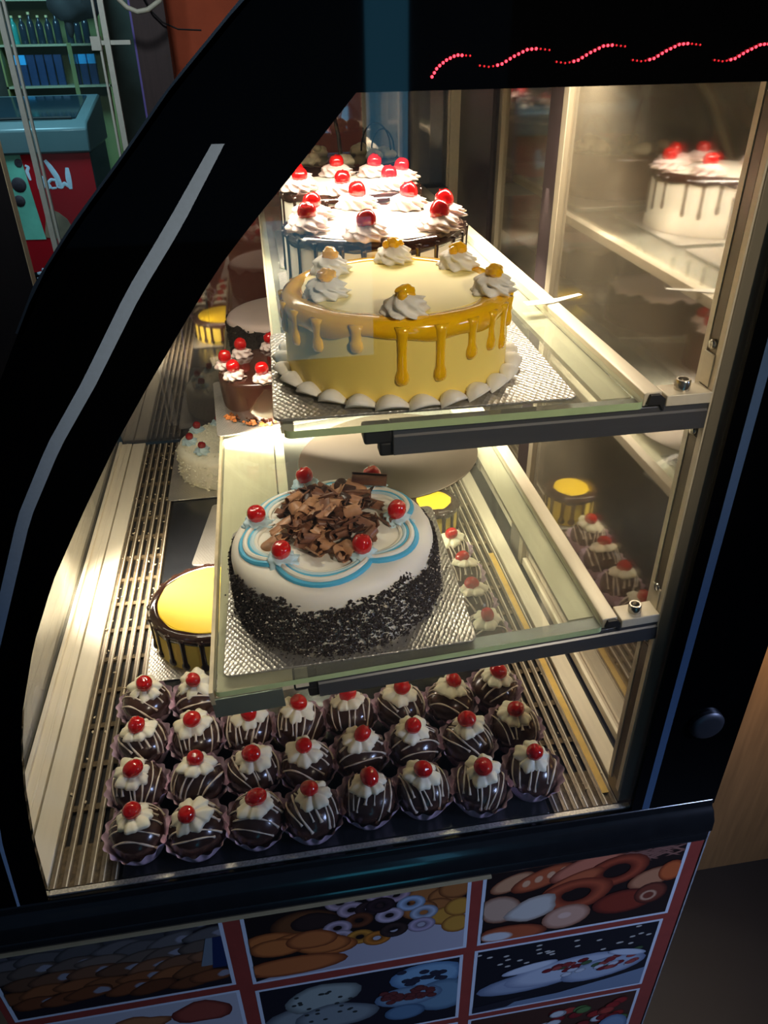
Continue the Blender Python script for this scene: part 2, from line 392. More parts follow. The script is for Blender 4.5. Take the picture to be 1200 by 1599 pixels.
mb = MB(); mb.box(.3665, .372, .036, 1.01, -.010, -.002); obj('door_track', mb, DARK, case)
# sliding doors at the staff side
FR = M('dark_door_frame', rgb(44, 36, 36), 0.35, var=0.2)
def door(name, x, y0, y1, strip_far):
    d = bpy.data.objects.new(name, None); COL.objects.link(d); d.parent = case
    mb = MB(); mb.box(x, x+.004, y0+.004, y1-.004, .012, .756); obj('pane', mb, DOORGLASS, d)
    mb = MB(); mb.box(x-.004, x+.009, y0, y1, .004, .017); obj('frame_rail', mb, ALU, d, bevel=.001)
    mb = MB(); mb.box(x-.004, x+.009, y0, y1, .745, .768); obj('frame_rail', mb, FR, d)
    mb = MB(); mb.box(x-.006, x+.010, y1-.045, y1, .004, .768); obj('frame_stile', mb, FR, d, bevel=.001)
    mb = MB(); mb.box(x-.0065, x+.002, y1-.062, y1-.045, .004, .768); obj('frame_strip', mb, POSTF, d, bevel=.001)
    if strip_far:
        mb = MB(); mb.box(x-.004, x+.010, y0, y0+.02, .004, .768); obj('frame_stile', mb, FR, d)
    return d
door('sliding_door', .377, .036, .52, False)
d2 = door('sliding_door', .392, .50, .83, False)
mb = MB(); mb.box(.380, .405, .80, 1.03, .0, .76); obj('door_jamb', mb, FR, case)

mb = MB(); rnd0 = random.Random(4)
def flake(mb, x, y, z, s):
    a = rnd0.random()*6.3; p = [(x+s*cos(a+q)*w, y+s*sin(a+q)*w, z) for q, w in ((0, 1), (1.7, .6), (3.1, .9), (4.6, .5))]
    mb.add(p+[(q[0], q[1], q[2]+s*.5) for q in p], [(0, 1, 2, 3), (4, 5, 6, 7), (0, 1, 5, 4), (1, 2, 6, 5), (2, 3, 7, 6), (3, 0, 4, 7)])
for k in range(110):
    y = rnd0.random()**.6*.98+.02; flake(mb, rnd0.uniform(-.280, -.213), y, .0012, rnd0.uniform(.001, .0028))
for k in range(60): flake(mb, rnd0.uniform(.268, .34), rnd0.uniform(.02, .5), .0012, rnd0.uniform(.0008, .002))
o = obj('fallen_crumbs', mb, M('pale_fallen_crumbs', rgb(206, 190, 160), 0.8, var=0.3), case); o['kind'] = 'stuff'
# ------------------------------------------------------------------ shelves
ZT = .503                      # upper shelf top surface
UP = bpy.data.objects.new('upper_shelf', None); COL.objects.link(UP); UP.parent = case
LO = bpy.data.objects.new('lower_shelf', None); COL.objects.link(LO); LO.parent = case
TILT = -.0619
LO.location = (.333, 0, .277); LO.rotation_euler = (0, TILT, 0)
def low(x, y, z=0.0):           # point z above the tilted lower shelf at plan position x, y
    return (x, y, .277+.062*(x-.333)+z)
def shelf(par, xl, xr_bar, ox, oz, bar_x0):
    # ox, oz: offset of shelf coordinates; glass top at oz
    def sh(x): return x-ox
    mb = MB(); mb.rbox(sh(xl), sh(.283), .004, 1.0, oz-.006, oz, .006); o = obj('glass_sheet', mb, [SHELFGLASS, EDGEGREEN], par)
    for p in o.data.polygons:
        if abs(p.normal.z) < .5 and p.normal.y < -.3: p.material_index = 1
    bp = [(.006, -.0285), (.006, -.013), (.0075, -.0115), (.0075, -.0065), (.026, -.0065), (.026, -.0285), (.021, -.0285), (.021, -.024), (.012, -.024), (.012, -.0285)]
    mb = MB(); mb.prism([(y, z+oz) for y, z in bp], sh(bar_x0), sh(.339), axis='x'); obj('bracket_bar', mb, ALUD, par, bevel=.0006)
    mb = MB(); mb.box(sh(bar_x0-.022), sh(bar_x0), .008, .026, oz-.019, oz-.0065); mb.box(sh(bar_x0-.010), sh(bar_x0+.004), .010, .024, oz-.031, oz-.019)
    obj('bracket_end', mb, DARK, par, bevel=.002)
    mb = MB(); mb.box(sh(.301), sh(.339), .0055, .0265, oz-.0064, oz+.003); obj('bracket_plate', mb, ALU, par, bevel=.0008)
    mb = MB(); mb.lathe([(.0062, 0), (.0062, .0075), (.0055, .0085), (.0042, .0085), (.0038, .0045), (0, .0045)], 20); obj('bolt', mb, CHROME, par, True, (sh(.318), .016, oz+.003))
    mb = MB(); mb.prism([(sh(.2835), oz-.006), (sh(.2835), oz+.004), (sh(.286), oz+.0052), (sh(.298), oz+.0052), (sh(.2985), oz-.006)], .009, 1.0, axis='y'); obj('side_rail', mb, ALU, par, bevel=.0006)
    mb = MB(); mb.prism([(sh(.286), oz-.004), (sh(.296), oz-.004), (sh(.300), oz-.010), (sh(.300), oz+.0005), (sh(.296), oz+.004), (sh(.288), oz+.004)], .0055, .0092, axis='y'); obj('rail_end_plug', mb, DARK, par)
    mb = MB(); mb.box(sh(.258), sh(.283), .028, 1.0, oz-.011, oz-.0065); obj('under_rail', mb, ALU, par)
shelf(UP, .004, 0, 0, ZT, .085)
mb = MB(); mb.box(.002, .012, .03, 1.0, ZT-.014, ZT-.0065); obj('front_rail', mb, ALU, UP)
shelf(LO, -.080, 0, .333, 0.0, .012)
mb = MB(); mb.box(-.079-.333, -.010-.333, .006, 1.0, -.0125, -.0065); obj('front_plate', mb, M('cream_wood_plate', rgb(202, 188, 158), 0.5, var=0.08, scale=18, stretch=(12, 0.5, 1)), LO)
mb = MB(); mb.box(-.008-.333, .004-.333, .006, 1.0, -.0125, -.0065); obj('front_rail', mb, ALU, LO)
mb = MB(); mb.box(-.0845-.333, -.0808-.333, .003, 1.0, -.013, .002); obj('edge_strip', mb, M('stained_strip', rgb(196, 182, 150), 0.4, metal=0.2, var=0.35, scale=40), LO)
mb = MB(); mb.box(-.084-.333, -.02-.333, .0035, .0055, -.030, -.008); obj('end_face', mb, M('grey_green_face', rgb(110, 118, 108), 0.35, metal=0.4), LO)
for z, y0 in ((ZT-.012, 1.0), ):
    mb = MB(); mb.box(.0, .36, 1.002, 1.02, z-.02, z); obj('far_bracket_bar', mb, ALUD, UP)

mb = MB(); mb.prism([(.262, .232), (.290, .236), (.330, .256), (.328, .262), (.300, .2505), (.262, .246)], ZT+.0056, ZT+.0062)
o = obj('paper_sliver', mb, M('white_paper', rgb(226, 222, 210), 0.7), None); tag(o, 'thin white paper sliver lying across the upper shelf rail', 'paper')
# ------------------------------------------------------------------ food materials
CREAM = M('white_cream', rgb(232, 227, 214), 0.5, var=0.02, sss=0.25)
PINKCREAM = M('blush_cream', rgb(230, 208, 202), 0.5, var=0.03, sss=0.25)
BUTTER = M('pale_butter_cream', rgb(246, 218, 112), 0.45, var=0.04, scale=25, sss=0.2)
BUTTERT = M('butter_top', rgb(252, 232, 150), 0.4, var=0.03, scale=15, sss=0.2)
MANGO = M('mango_glaze', rgb(255, 188, 0), 0.12, var=0.10, scale=70, coat=1.0, sss=0.3)
JELLY = M('yellow_jelly', rgb(246, 180, 8), 0.07, var=0.12, coat=1.0, sss=0.4)
YELLOW = M('lemon_glaze', rgb(250, 208, 40), 0.5, var=0.04)
YSIDE = M('lemon_cream', rgb(244, 214, 88), 0.5, var=0.04)
GANACHE = M('dark_ganache', rgb(46, 26, 20), 0.10, var=0.15, coat=0.8)
CHOC = M('chocolate_glaze', rgb(58, 30, 22), 0.12, var=0.2, coat=0.8)
BALLC = M('chocolate_shell', rgb(64, 42, 35), 0.22, var=0.25, scale=40, bump=0.08, coat=0.4)
CHERRY = M('glossy_cherry', rgb(196, 14, 16), 0.10, var=0.18, scale=160, coat=1.0, sss=0.25)
DCHERRY = M('dark_cherry', rgb(142, 12, 22), 0.15, var=0.18, coat=0.8)
DRIZ = M('cream_drizzle', rgb(220, 204, 184), 0.4, var=0.15, scale=200)
PAPER = M('lilac_paper', rgb(220, 188, 206), 0.75, var=0.12, scale=120)
FLOWER = M('ivory_cream', rgb(242, 234, 206), 0.5, var=0.03, sss=0.25)
CRUMB = M('dark_crumbs', rgb(38, 28, 26), 0.6, var=0.5, scale=300)
CRUMB2 = M('dark_crumb_base', rgb(46, 38, 36), 0.8, var=0.8, scale=260, bump=0.5)
SHAV1 = M('shaved_chocolate', rgb(120, 78, 56), 0.42, var=0.25, scale=200)
SHAV2 = M('shaved_chocolate_light', rgb(176, 128, 92), 0.45, var=0.2, scale=200)
SHAV3 = M('shaved_chocolate_dark', rgb(62, 36, 26), 0.35, var=0.2, scale=200)
BLUEC = M('blue_cream', rgb(78, 176, 214), 0.45, var=0.08, sss=0.2)
PBLUE = M('pale_blue_cream', rgb(190, 216, 224), 0.45, var=0.06, sss=0.2)
COCO = M('coconut_cream', rgb(240, 236, 214), 0.85, var=0.06, scale=120, bump=0.6, bscale=150)
def board_mat(name, col, light):
    m = M(name, col, 0.32, metal=0.75, var=0.12, scale=30)
    nt = m.node_tree; N = nt.nodes; L = nt.links; p = N['Principled BSDF']
    tc = N.new('ShaderNodeTexCoord'); mp = N.new('ShaderNodeMapping'); mp.inputs['Rotation'].default_value = (0, 0, .7); mp.inputs['Scale'].default_value = (1, .6, 1)
    L.new(tc.outputs['Object'], mp.inputs[0])
    v = N.new('ShaderNodeTexVoronoi'); v.inputs['Scale'].default_value = 290; v.inputs['Randomness'].default_value = 0.25
    L.new(mp.outputs[0], v.inputs['Vector'])
    b = N.new('ShaderNodeBump'); b.inputs['Strength'].default_value = 0.55; b.inputs['Distance'].default_value = 0.002
    L.new(v.outputs['Distance'], b.inputs['Height']); L.new(b.outputs[0], p.inputs['Normal'])
    return m
SILVER = board_mat('embossed_silver_board', rgb(186, 182, 174), 1)

# ------------------------------------------------------------------ food pieces
def cake_mesh(name, r, h, mat, round_=.008, dome=.0, n=72, rough=None, wob=0.0):
    prof = [(r*.6, 0), (r-.001, 0), (r, .002), (r, h*.3), (r, h*.6), (r, h-round_)]
    for k in range(1, 5):
        a = pi/2*k/4; prof.append((r-round_+round_*cos(a), h-round_+round_*sin(a)))
    for q in (.85, .7, .5, .3, .1): prof.append((r*q*.94, h+dome*(1-q*q)))
    ph = [random.random()*6.28 for _ in range(4)]
    def fr(t, rr, z):
        w = 1+wob*(sin(3*t+ph[0])+.6*sin(7*t+ph[1]+z*90)+.4*sin(17*t+ph[2]+z*200))
        if rough: w += random.uniform(-rough, rough)
        return rr*w, z
    mb = MB(); mb.lathe(prof, n, fr=fr if (wob or rough) else None); return mb.mesh(name, mat, True, 60)
def rosette_mesh(name, r, h, mat, lobes=7, twist=4.5, seed=0):
    rnd = random.Random(seed); ph = rnd.random()*6
    prof = [(r*.90, 0)]
    for k in range(1, 18):
        u = k/17
        tier = 1+.07*sin(u*12.5)
        prof.append((max(r*math.sqrt(max(0, 1-u**2.3))*tier*(.93+.07*min(1, u*6)), .0006), h*u))
    def fr(t, rr, z):
        u = z/h
        return rr*(1+.17*(1-abs(sin((lobes*t+twist*u*2.6+ph)/2))*2)*(1-.4*u)+.05*sin(2*t+ph)), z+.0012*sin(t+ph+u*6)*(0 if z < 1e-6 else 1)
    mb = MB(); mb.lathe(prof, 56, fr=fr); return mb.mesh(name, mat, True)
def cherry_mesh(name, r, mat, seed=0):
    rnd = random.Random(seed); e = rnd.uniform(.96, 1.16); ph = rnd.random()*6
    mb = MB()
    def fn(d):
        top = max(0, d[2]-.8)
        return 1-.9*top+.02*sin(2*math.atan2(d[1], d[0])+ph)
    mb.ball((0, 0, 0), r, r, r*e, 20, 14, fn=fn); return mb.mesh(name, mat, True)
CH = [cherry_mesh('cherry', .0098, CHERRY, k) for k in range(4)]
CHS = [cherry_mesh('cherry', .0094, CHERRY, k) for k in range(4)]
CHD = [cherry_mesh('cherry', .0078, DCHERRY, k) for k in range(3)]
ROS_BIG = [rosette_mesh('cream_rosette', .0215, .0145, PINKCREAM, 9, 5.0, k) for k in range(3)]
ROS_MID = [rosette_mesh('cream_rosette', .0165, .0150, CREAM, 8, 4.6, k+5) for k in range(3)]
ROS_S = [rosette_mesh('cream_rosette', .0150, .013, PINKCREAM, 7, 3.0, k+9) for k in range(3)]
def ring_mesh(name, r, h, inner, side, mat, thick=.0016, n=180, wave=.0015, seed=0):   # glaze ring over the rim of a cake
    rnd = random.Random(seed); a = [rnd.random()*6.3 for _ in range(4)]
    def W(t): return wave*(sin(5*t+a[0])+.7*sin(9*t+a[1])+.5*sin(14*t+a[2]))
    rows = []
    for kind in range(7):
        row = []
        for k in range(n):
            t = 2*pi*k/n; w = W(t); L = side+w*1.2
            p = [(inner+w, h-.0002), (inner+.002+w, h+thick*.8), (r-.006, h+thick), (r-.001+thick*.4, h+thick*.2-.0018), (r+thick*.9, h-.006), (r+thick*.8, h-max(L-.001, .0065)), (r-.0008, h-max(L, .007))][kind]
            row.append((p[0]*cos(t), p[0]*sin(t), p[1]))
        rows.append(row)
    mb = MB(); vs = sum(rows, [])
    fs = [(i*n+k, i*n+(k+1) % n, (i+1)*n+(k+1) % n, (i+1)*n+k) for i in range(6) for k in range(n)]
    mb.add(vs, fs); return mb.mesh(name, mat, True)
def drip_mesh(name, r, h, L, w, mat, bulb=1.35):     # a run of glaze down the side, in the +x direction of the cake
    path = []; rad = []
    steps = [(.003, w*1.5), (.008, w*1.25), (.014, w), (L*.5, w*.9), (L-.010, w*.95), (L-.006, w*bulb), (L-.002, w*bulb*1.05), (L+.001, w*bulb*.75), (L+.0022, w*.25)]
    last = 0
    for d, q in steps:
        if d <= last: continue
        last = d; path.append((r+.0004, 0, h-d)); rad.append(q)
    mb = MB(); mb.tube(path, rad, 10)
    mb.v = [(r+.0004+(x-r-.0004)*.62, y, z) for x, y, z in mb.v]
    return mb.mesh(name, mat, True)
def board(x, y, w, d, z, rot=0.0, tilt=0.0, label='', r=.008, th=.0025):
    mb = MB(); mb.rbox(-w/2, w/2, -d/2, d/2, 0, th, r)
    o = obj('cake_board', mb, SILVER, None, bevel=.0006, loc=(x, y, z), rot=(0, tilt, rot))
    return tag(o, label, 'cake board')
def ros_with_cherry(par, x, y, z, ros, ch, cz=None, lift=.0165, tilt=True, off=(0, 0)):
    o = put('cream_rosette', random.choice(ros), par, (x, y, z), (0, 0, random.random()*6))
    c = put('cherry', random.choice(ch), o, (off[0], off[1], lift), ((random.uniform(-.5, .5) if tilt else 0), random.uniform(-.5, .5), random.random()*6))
    return o

# ------------------------------------------------------------------ yellow mango cake on the upper shelf
BZ = ZT+.0003
board(.117, .113, .236, .190, BZ, -.02, 0, 'embossed silver board under the large yellow mango cake on the upper shelf')
CX, CY, R1, H1 = .106, .114, .0925, .0665
cake = thing('mango_cake', 'large yellow cake with orange glaze drips and white cream on the upper shelf', 'cake', (CX, CY, BZ+.0026))
put('cake_body', cake_mesh('mango_body', R1, H1, BUTTER, .006), cake)
mb = MB(); mb.lathe([(R1-.016, H1-.001), (R1-.016, H1+.0006), (R1-.03, H1+.0010), (.001, H1+.0012)], 64); obj('cream_top', mb, BUTTERT, cake, True)
put('glaze_ring', ring_mesh('mango_ring', R1, H1, R1-.0155, .014, MANGO, seed=3), cake)
drips = [(-97, .046), (-79, .045), (-62, .033), (-48, .032), (-36, .037), (-25, .024), (-118, .022), (-139, .027), (-156, .029), (-171, .026), (-12, .020), (8, .03), (30, .035), (55, .03), (80, .04), (105, .03), (130, .035), (150, .03), (172, .025)]
for a, L in drips:
    put('glaze_drip', drip_mesh('mango_drip', R1, H1, L, .0038, MANGO), cake, rot=(0, 0, radians(a)))
for x, y in ((.048, .093), (.058, .160), (.117, .184), (.168, .155), (.178, .078), (.100, .040)):
    o = put('cream_rosette', random.choice(ROS_MID), cake, (x-CX, y-CY, H1+.001), (0, 0, random.random()*6))
    mb = MB(); mb.ball((0, 0, 0), .0078, .0066, .0056, 18, 12, fn=lambda d: 1+.12*sin(3*d[0]+4*d[1])+.08*sin(9*d[2]+5*d[0])); mb.ball((.006*random.choice((1, -1)), .003, -.001), .004, nu=10, nv=8)
    obj('jelly_bead', mb, JELLY, o, True, (0, 0, .0155))
def shell_mesh(name, L, w, h, mat):
    rows = 13; n = 12; vs = []
    for i in range(rows):
        u = i/(rows-1); q = (sin(pi*u**.75))**.8 if 0 < u < 1 else .02
        for k in range(n):
            a = 2*pi*k/n; rid = 1+.10*cos(5*a)
            vs.append((w*q*cos(a)*rid, (u-.5)*L, max(0, h*q*(.9+sin(a)*.55*rid)*.8)))
    fs = [(i*n+k, i*n+(k+1) % n, (i+1)*n+(k+1) % n, (i+1)*n+k) for i in range(rows-1) for k in range(n)]
    fs += [tuple(range(n-1, -1, -1)), tuple(range((rows-1)*n, rows*n))]
    mb = MB(); mb.add(vs, fs); return mb.mesh(name, mat, True)
SHM = shell_mesh('cream_shell', .029, .0085, .0105, CREAM)
NS = 25
for k in range(NS):
    a = 2*pi*k/NS
    put('cream_shell', SHM, cake, ((R1+.004)*cos(a), (R1+.004)*sin(a), 0), (0, 0, a+.22), random.uniform(.92, 1.08))

# ------------------------------------------------------------------ white cakes with dark drips
def drip_cake(name, label, x, y, z, r, h, n, cherries, seed, wring=.011, blush=True):
    rnd = random.Random(seed)
    t = thing(name, label, 'cake', (x, y, z), group='white cakes with dark drips')
    put('cake_body', cake_mesh('white_body', r, h, CREAM, .005), t)
    put('ganache_ring', ring_mesh('ganache_ring', r, h, r-wring, .010, GANACHE, seed=seed), t)
    for k in range(n):
        a = 2*pi*(k+rnd.uniform(-.18, .18))/n
        put('ganache_drip', drip_mesh('ganache_drip', r, h, rnd.uniform(.040, .058), .0024, GANACHE, 1.2), t, rot=(0, 0, a))
    for (px, py) in cherries:
        d = math.hypot(px-x, py-y); m_ = r-.019; s_ = min(1, m_/d)
        ros_with_cherry(t, (px-x)*s_, (py-y)*s_, h+.001, ROS_BIG, CH, lift=.0165)
    return t
board(.12, .322, .205, .205, BZ, .0, 0, 'embossed silver board under the white drip cake next to the mango cake')
drip_cake('drip_cake', 'white cake with dark drips and cherries directly behind the yellow mango cake', .12, .322, BZ+.0026, .095, .073, 24,
          [(.049, .295), (.058, .350), (.112, .398), (.170, .385), (.200, .330), (.182, .268), (.100, .243)], 4)
board(.122, .545, .20, .20, BZ, .0, 0, 'embossed silver board under the second white drip cake')
drip_cake('drip_cake', 'white cake with dark drips and cherries between the other drip cake and the chocolate cake', .122, .545, BZ+.0026, .090, .073, 22,
          [(.055, .565), (.050, .515), (.105, .480), (.165, .500), (.195, .560), (.112, .620), (.168, .612)], 9)
board(.15, .80, .21, .21, BZ, .0, 0, 'embossed silver board under the chocolate cake farthest along the upper shelf')
t = thing('chocolate_cake', 'dark glazed chocolate cake with white cream blobs and chocolate sticks at the upper shelf end', 'cake', (.15, .815, BZ+.0026))
put('cake_body', cake_mesh('choc_body4', .09, .066, CHOC, .008), t)
for (x, y) in ((.088, .775), (.110, .862), (.175, .868), (.190, .790), (.214, .815), (.140, .752)):
    mb = MB(); mb.ball((0, 0, .006), .015, .012, .008, 16, 10, fn=lambda d: 1+.18*sin(4*math.atan2(d[1], d[0])+2*d[2]))
    mb.ball((.006, .002, .011), .009, .008, .006, 14, 8)
    obj('cream_blob', mb, FLOWER, t, True, (x-.15, y-.815, .066), (0, 0, random.random()*6))
mb = MB(); mb.tube([(-.012, -.02, .07), (-.014, -.018, .10), (-.019, -.015, .128), (-.026, -.01, .142)], [.0035, .003, .0026, .0012], 8); obj('chocolate_stick', mb, GANACHE, t, True)
for dx, rr in ((.045, .026), (.056, .020)):
    mb = MB(); mb.tube([(dx+rr*cos(a)*.9, -.01+rr*.2*sin(a), .078+rr*1.5*max(0, sin(a))) for a in [pi*k/14 for k in range(15)]], .0026, 8, flat=.5); obj('chocolate_loop', mb, GANACHE, t, True)

# ------------------------------------------------------------------ black forest cake on the lower shelf
TB = dict(rot=(0, TILT, 0))
bx, by, bz = low(.050, .135, .0004)
board(bx, by, .236, .238, bz, -.03, TILT, 'embossed silver board under the chocolate shaving cake on the lower shelf')
CXM, CYM, RM, HM = .046, .127, .1005, .071
bx, by, bz = low(CXM, CYM, .0031)
bf = thing('black_forest_cake', 'white cake topped with chocolate shavings and cherries, sides covered in dark crumbs', 'cake', (bx, by, bz), (0, TILT, 0))
put('cake_body', cake_mesh('bf_body', RM, HM, CREAM, .015, .003), bf)
# crumb coat: a dark band with a ragged upper edge and thousands of crumbs on it
n = 160; rnd = random.Random(5); top = [.0525+.004*sin(5*2*pi*k/n+1)+.003*sin(11*2*pi*k/n)+rnd.uniform(-.003, .003) for k in range(n)]
mb = MB(); vs = [((RM+.0012)*cos(2*pi*k/n), (RM+.0012)*sin(2*pi*k/n), 0) for k in range(n)]
vs += [((RM+.0014)*cos(2*pi*k/n), (RM+.0014)*sin(2*pi*k/n), top[k]*.93) for k in range(n)]+[((RM-.0015)*cos(2*pi*k/n), (RM-.0015)*sin(2*pi*k/n), top[k]) for k in range(n)]
mb = MB()
def chip(mb, c, s, rnd, nrm=None):
    R = Matrix.Rotation(rnd.random()*6.3, 3, 'X') @ Matrix.Rotation(rnd.random()*6.3, 3, 'Z')
    a, b, d = s*rnd.uniform(.6, 1.3), s*rnd.uniform(.4, 1), s*rnd.uniform(.3, .7)
    vs = [Vector(c)+R @ Vector(v) for v in ((a, 0, 0), (-a, .2*b, 0), (0, b, .1*d), (0, -b, 0), (0, 0, d), (.1*a, 0, -d))]
    mb.add(vs, [(0, 2, 4), (2, 1, 4), (1, 3, 4), (3, 0, 4), (2, 0, 5), (1, 2, 5), (3, 1, 5), (0, 3, 5)])
for k in range(11500):
    a = rnd.random()*2*pi; hh = top[int(a/(2*pi)*n) % n]
    z = hh*1.04*rnd.random()**.92+rnd.uniform(-.001, .0025)
    if z < .0005: z = .001
    rr = RM+.0010+rnd.uniform(0, .0022)+.003*(1-z/.06) if z < .054 else RM-.015+math.sqrt(max(0, .015**2-(z-.054)**2))+.001
    chip(mb, (rr*cos(a), rr*sin(a), z), rnd.uniform(.0010, .0025), rnd)
for k in range(500):
    a = rnd.random()*2*pi; rr = RM+.003+abs(rnd.gauss(0, .006)); chip(mb, (rr*cos(a), rr*sin(a), .001), rnd.uniform(.0006, .0014), rnd)
o = obj('crumbs', mb, CRUMB, bf); o['kind'] = 'stuff'
mb = MB()
for k in range(520):
    a = rnd.random()*2*pi; z = .002+.048*rnd.random(); rr = RM+.0045+.003*(1-z/.06); chip(mb, (rr*cos(a), rr*sin(a), z), rnd.uniform(.0006, .0013), rnd)
o = obj('pale_flecks', mb, M('grey_flecks', rgb(196, 186, 172), 0.6), bf); o['kind'] = 'stuff'; o['label'] = 'pale flecks'  # grey-white chips: cream specks and chocolate glints put in as colour
# scalloped swirl of blue and white cream
chs = [(-.026, .152), (.028, .216), (.100, .196), (.114, .121), (.072, .071), (-.004, .082)]
chl = [(x-CXM, y-CYM) for x, y in chs]
ang = sorted([math.atan2(y, x) for x, y in chl])
def scallop(off, zoff):
    pts = []
    for i in range(len(ang)):
        a0 = ang[i]; a1 = ang[(i+1) % len(ang)]+(2*pi if i == len(ang)-1 else 0)
        for k in range(14):
            u = k/14; a = a0+(a1-a0)*u; rr = .068+.016*sin(pi*u)**.8+off
            pts.append((rr*cos(a), rr*sin(a), HM+.0016-max(0, (rr-.080))*.30+zoff))
    return pts
for off, z, mat, nm, w in ((.0050, 0.0006, BLUEC, 'blue_swirl', .0030), (.0008, .0022, CREAM, 'cream_swirl', .0028), (-.0030, .0018, BLUEC, 'blue_swirl', .0016), (-.0058, .0008, PBLUE, 'pale_swirl', .0028), (-.0095, .0000, CREAM, 'cream_swirl', .0024)):
    mb = MB(); mb.tube(scallop(off, z), w, 8, closed=True); obj(nm, mb, mat, bf, True)
ROS_B = [rosette_mesh('cream_rosette', .0145, .012, PBLUE, 7, 3.0, k+20) for k in range(2)]
for i, (x, y) in enumerate(chl):
    ros_with_cherry(bf, x*.98, y*.98, HM-.001, ROS_B, CHS, lift=.0150)
def shaving(kind, rnd):
    mb = MB(); th = .0007
    if kind == 0:      # rolled curl
        turns = rnd.uniform(1.0, 1.5); r0 = rnd.uniform(.0022, .0036); Lg = rnd.uniform(.014, .026); m = 16
        prof = [((r0+.0006*t)*cos(t), (r0+.0006*t)*sin(t)) for t in [turns*2*pi*k/m for k in range(m+1)]]
    elif kind == 1:    # bent flake
        Lg = rnd.uniform(.008, .016); r0 = rnd.uniform(.006, .012); m = 8; A = rnd.uniform(.9, 1.9)
        prof = [(r0*sin(A*(k/m-.5)), r0*(1-cos(A*(k/m-.5)))) for k in range(m+1)]
    else:              # shard
        Lg = rnd.uniform(.014, .024); m = 4; w = rnd.uniform(.003, .006)
        prof = [(w*(k/m-.5)*2, .0012*sin(3*k/m)) for k in range(m+1)]
    n = len(prof); vs = []
    for s_, e in ((0, 0), (1, 0)):
        for j in (-.5, .5):
            for k, p in enumerate(prof):
                jag = rnd.uniform(-.0016, .0016)
                q = 1 if s_ == 0 else 1
                vs.append((p[0]*(1 if s_ == 0 else .82)+(0 if s_ == 0 else 0), j*Lg+jag, p[1]*(1 if s_ == 0 else .82)+(0 if s_ == 0 else th)))
    fs = []
    for k in range(n-1):
        fs += [(k, k+1, n+k+1, n+k), (2*n+k, 2*n+k+1, 3*n+k+1, 3*n+k), (k, k+1, 2*n+k+1, 2*n+k), (n+k, n+k+1, 3*n+k+1, 3*n+k)]
    fs += [(0, n, 3*n, 2*n), (n-1, 2*n-1, 4*n-1, 3*n-1)]
    mb.add(vs, fs); return mb
rnd = random.Random(11)
SV = []
for k in range(26):
    kind = (0, 1, 1, 2, 1)[k % 5]; SV.append(shaving(kind, rnd).mesh('chocolate_shaving', (SHAV1, SHAV2, SHAV3, SHAV1)[k % 4], True, 50))
cnt = 0
while cnt < 190:
    x, y = rnd.gauss(0, .030), rnd.gauss(0, .033)
    if x*x/.058**2+y*y/.062**2 > 1: continue
    dd = math.hypot(x/.06, y/.064)
    z = HM+.004+rnd.random()*.026*(1-dd)**.8
    put('chocolate_shaving', SV[cnt % 26], bf, (x+.002, y+.008, z), (rnd.uniform(-.7, .7), rnd.uniform(-.7, .7), rnd.random()*6.3), rnd.uniform(.75, 1.25)); cnt += 1
# the two big rolled plaques and the loose pieces near the rim
big = MB(); Lg = .036; prof = [(.0052*cos(t)*(1+.05*t), .0052*sin(t)*(1+.05*t)) for t in [7.5*k/22 for k in range(23)]]
vs = []
for j in (-.5, .5):
    for sc in (1, .86):
        vs += [(j*Lg, p[0]*sc, p[1]*sc) for p in prof]
n = 23; fs = []
for k in range(n-1): fs += [(k, k+1, 2*n+k+1, 2*n+k), (n+k, n+k+1, 3*n+k+1, 3*n+k), (k, k+1, n+k+1, n+k), (2*n+k, 2*n+k+1, 3*n+k+1, 3*n+k)]
big.add(vs, fs); bme = big.mesh('rolled_plaque', SHAV1, True, 50)
put('chocolate_roll', bme, bf, (.048, .052, HM+.018), (.3, .12, -.22)); put('chocolate_roll', bme, bf, (.030, .036, HM+.012), (.9, .05, -.30), .9)
put('chocolate_roll', bme, bf, (-.035, -.005, HM+.010), (.2, .25, 1.2), .55); put('chocolate_roll', bme, bf, (.030, -.038, HM+.008), (.2, -.2, .7), .8)
mb = MB(); mb.lathe([(.012, 0), (.0125, .0006), (.011, .0016), (.001, .0010)], 24, fr=lambda t, r, z: (r*(1+.06*sin(3*t)), z+.002*cos(2*t)*(r/.012)))
fl = mb.mesh('chocolate_disc', SHAV2, True); put('chocolate_disc', fl, bf, (.010, -.052, HM+.006), (.5, .15, .3)); put('chocolate_disc', fl, bf, (-.060, -.018, HM+.004), (.2, -.4, .3), .7)

# chocolate cake with three cherries and crumb-sided cake further along the lower shelf
bx, by, bz = low(.006, .620, .0004)
board(bx, by, .20, .205, bz, .06, TILT, 'silver board with caramel smears under the cherry chocolate cake on the lower shelf')
bx, by, bz = low(-.002, .603, .0031)
t = thing('cherry_chocolate_cake', 'brown chocolate cake with pink cream rosettes and cherries behind the shaving cake', 'cake', (bx, by, bz), (0, TILT, 0))
put('cake_body', cake_mesh('choc_body2', .076, .064, CHOC, .008), t)
for k in range(8):
    a = 2*pi*k/8+3.02
    ros_with_cherry(t, .062*cos(a), .062*sin(a), .064, ROS_S, CH, lift=.0175)
mb = MB(); rnd = random.Random(2)
for k in range(26):
    a = rnd.uniform(-2.8, -1.2); chip(mb, (.080*cos(a), .080*sin(a), rnd.uniform(.001, .006)), rnd.uniform(.003, .006), rnd)
o = obj('caramel_flakes', mb, M('caramel', rgb(176, 104, 50), 0.35, var=0.3), t); o['kind'] = 'stuff'
bx, by, bz = low(.030, .852, .0004)
board(bx, by, .20, .20, bz, 0, TILT, 'silver board under the plain white cake at the lower shelf end')
bx, by, bz = low(.020, .846, .0031)
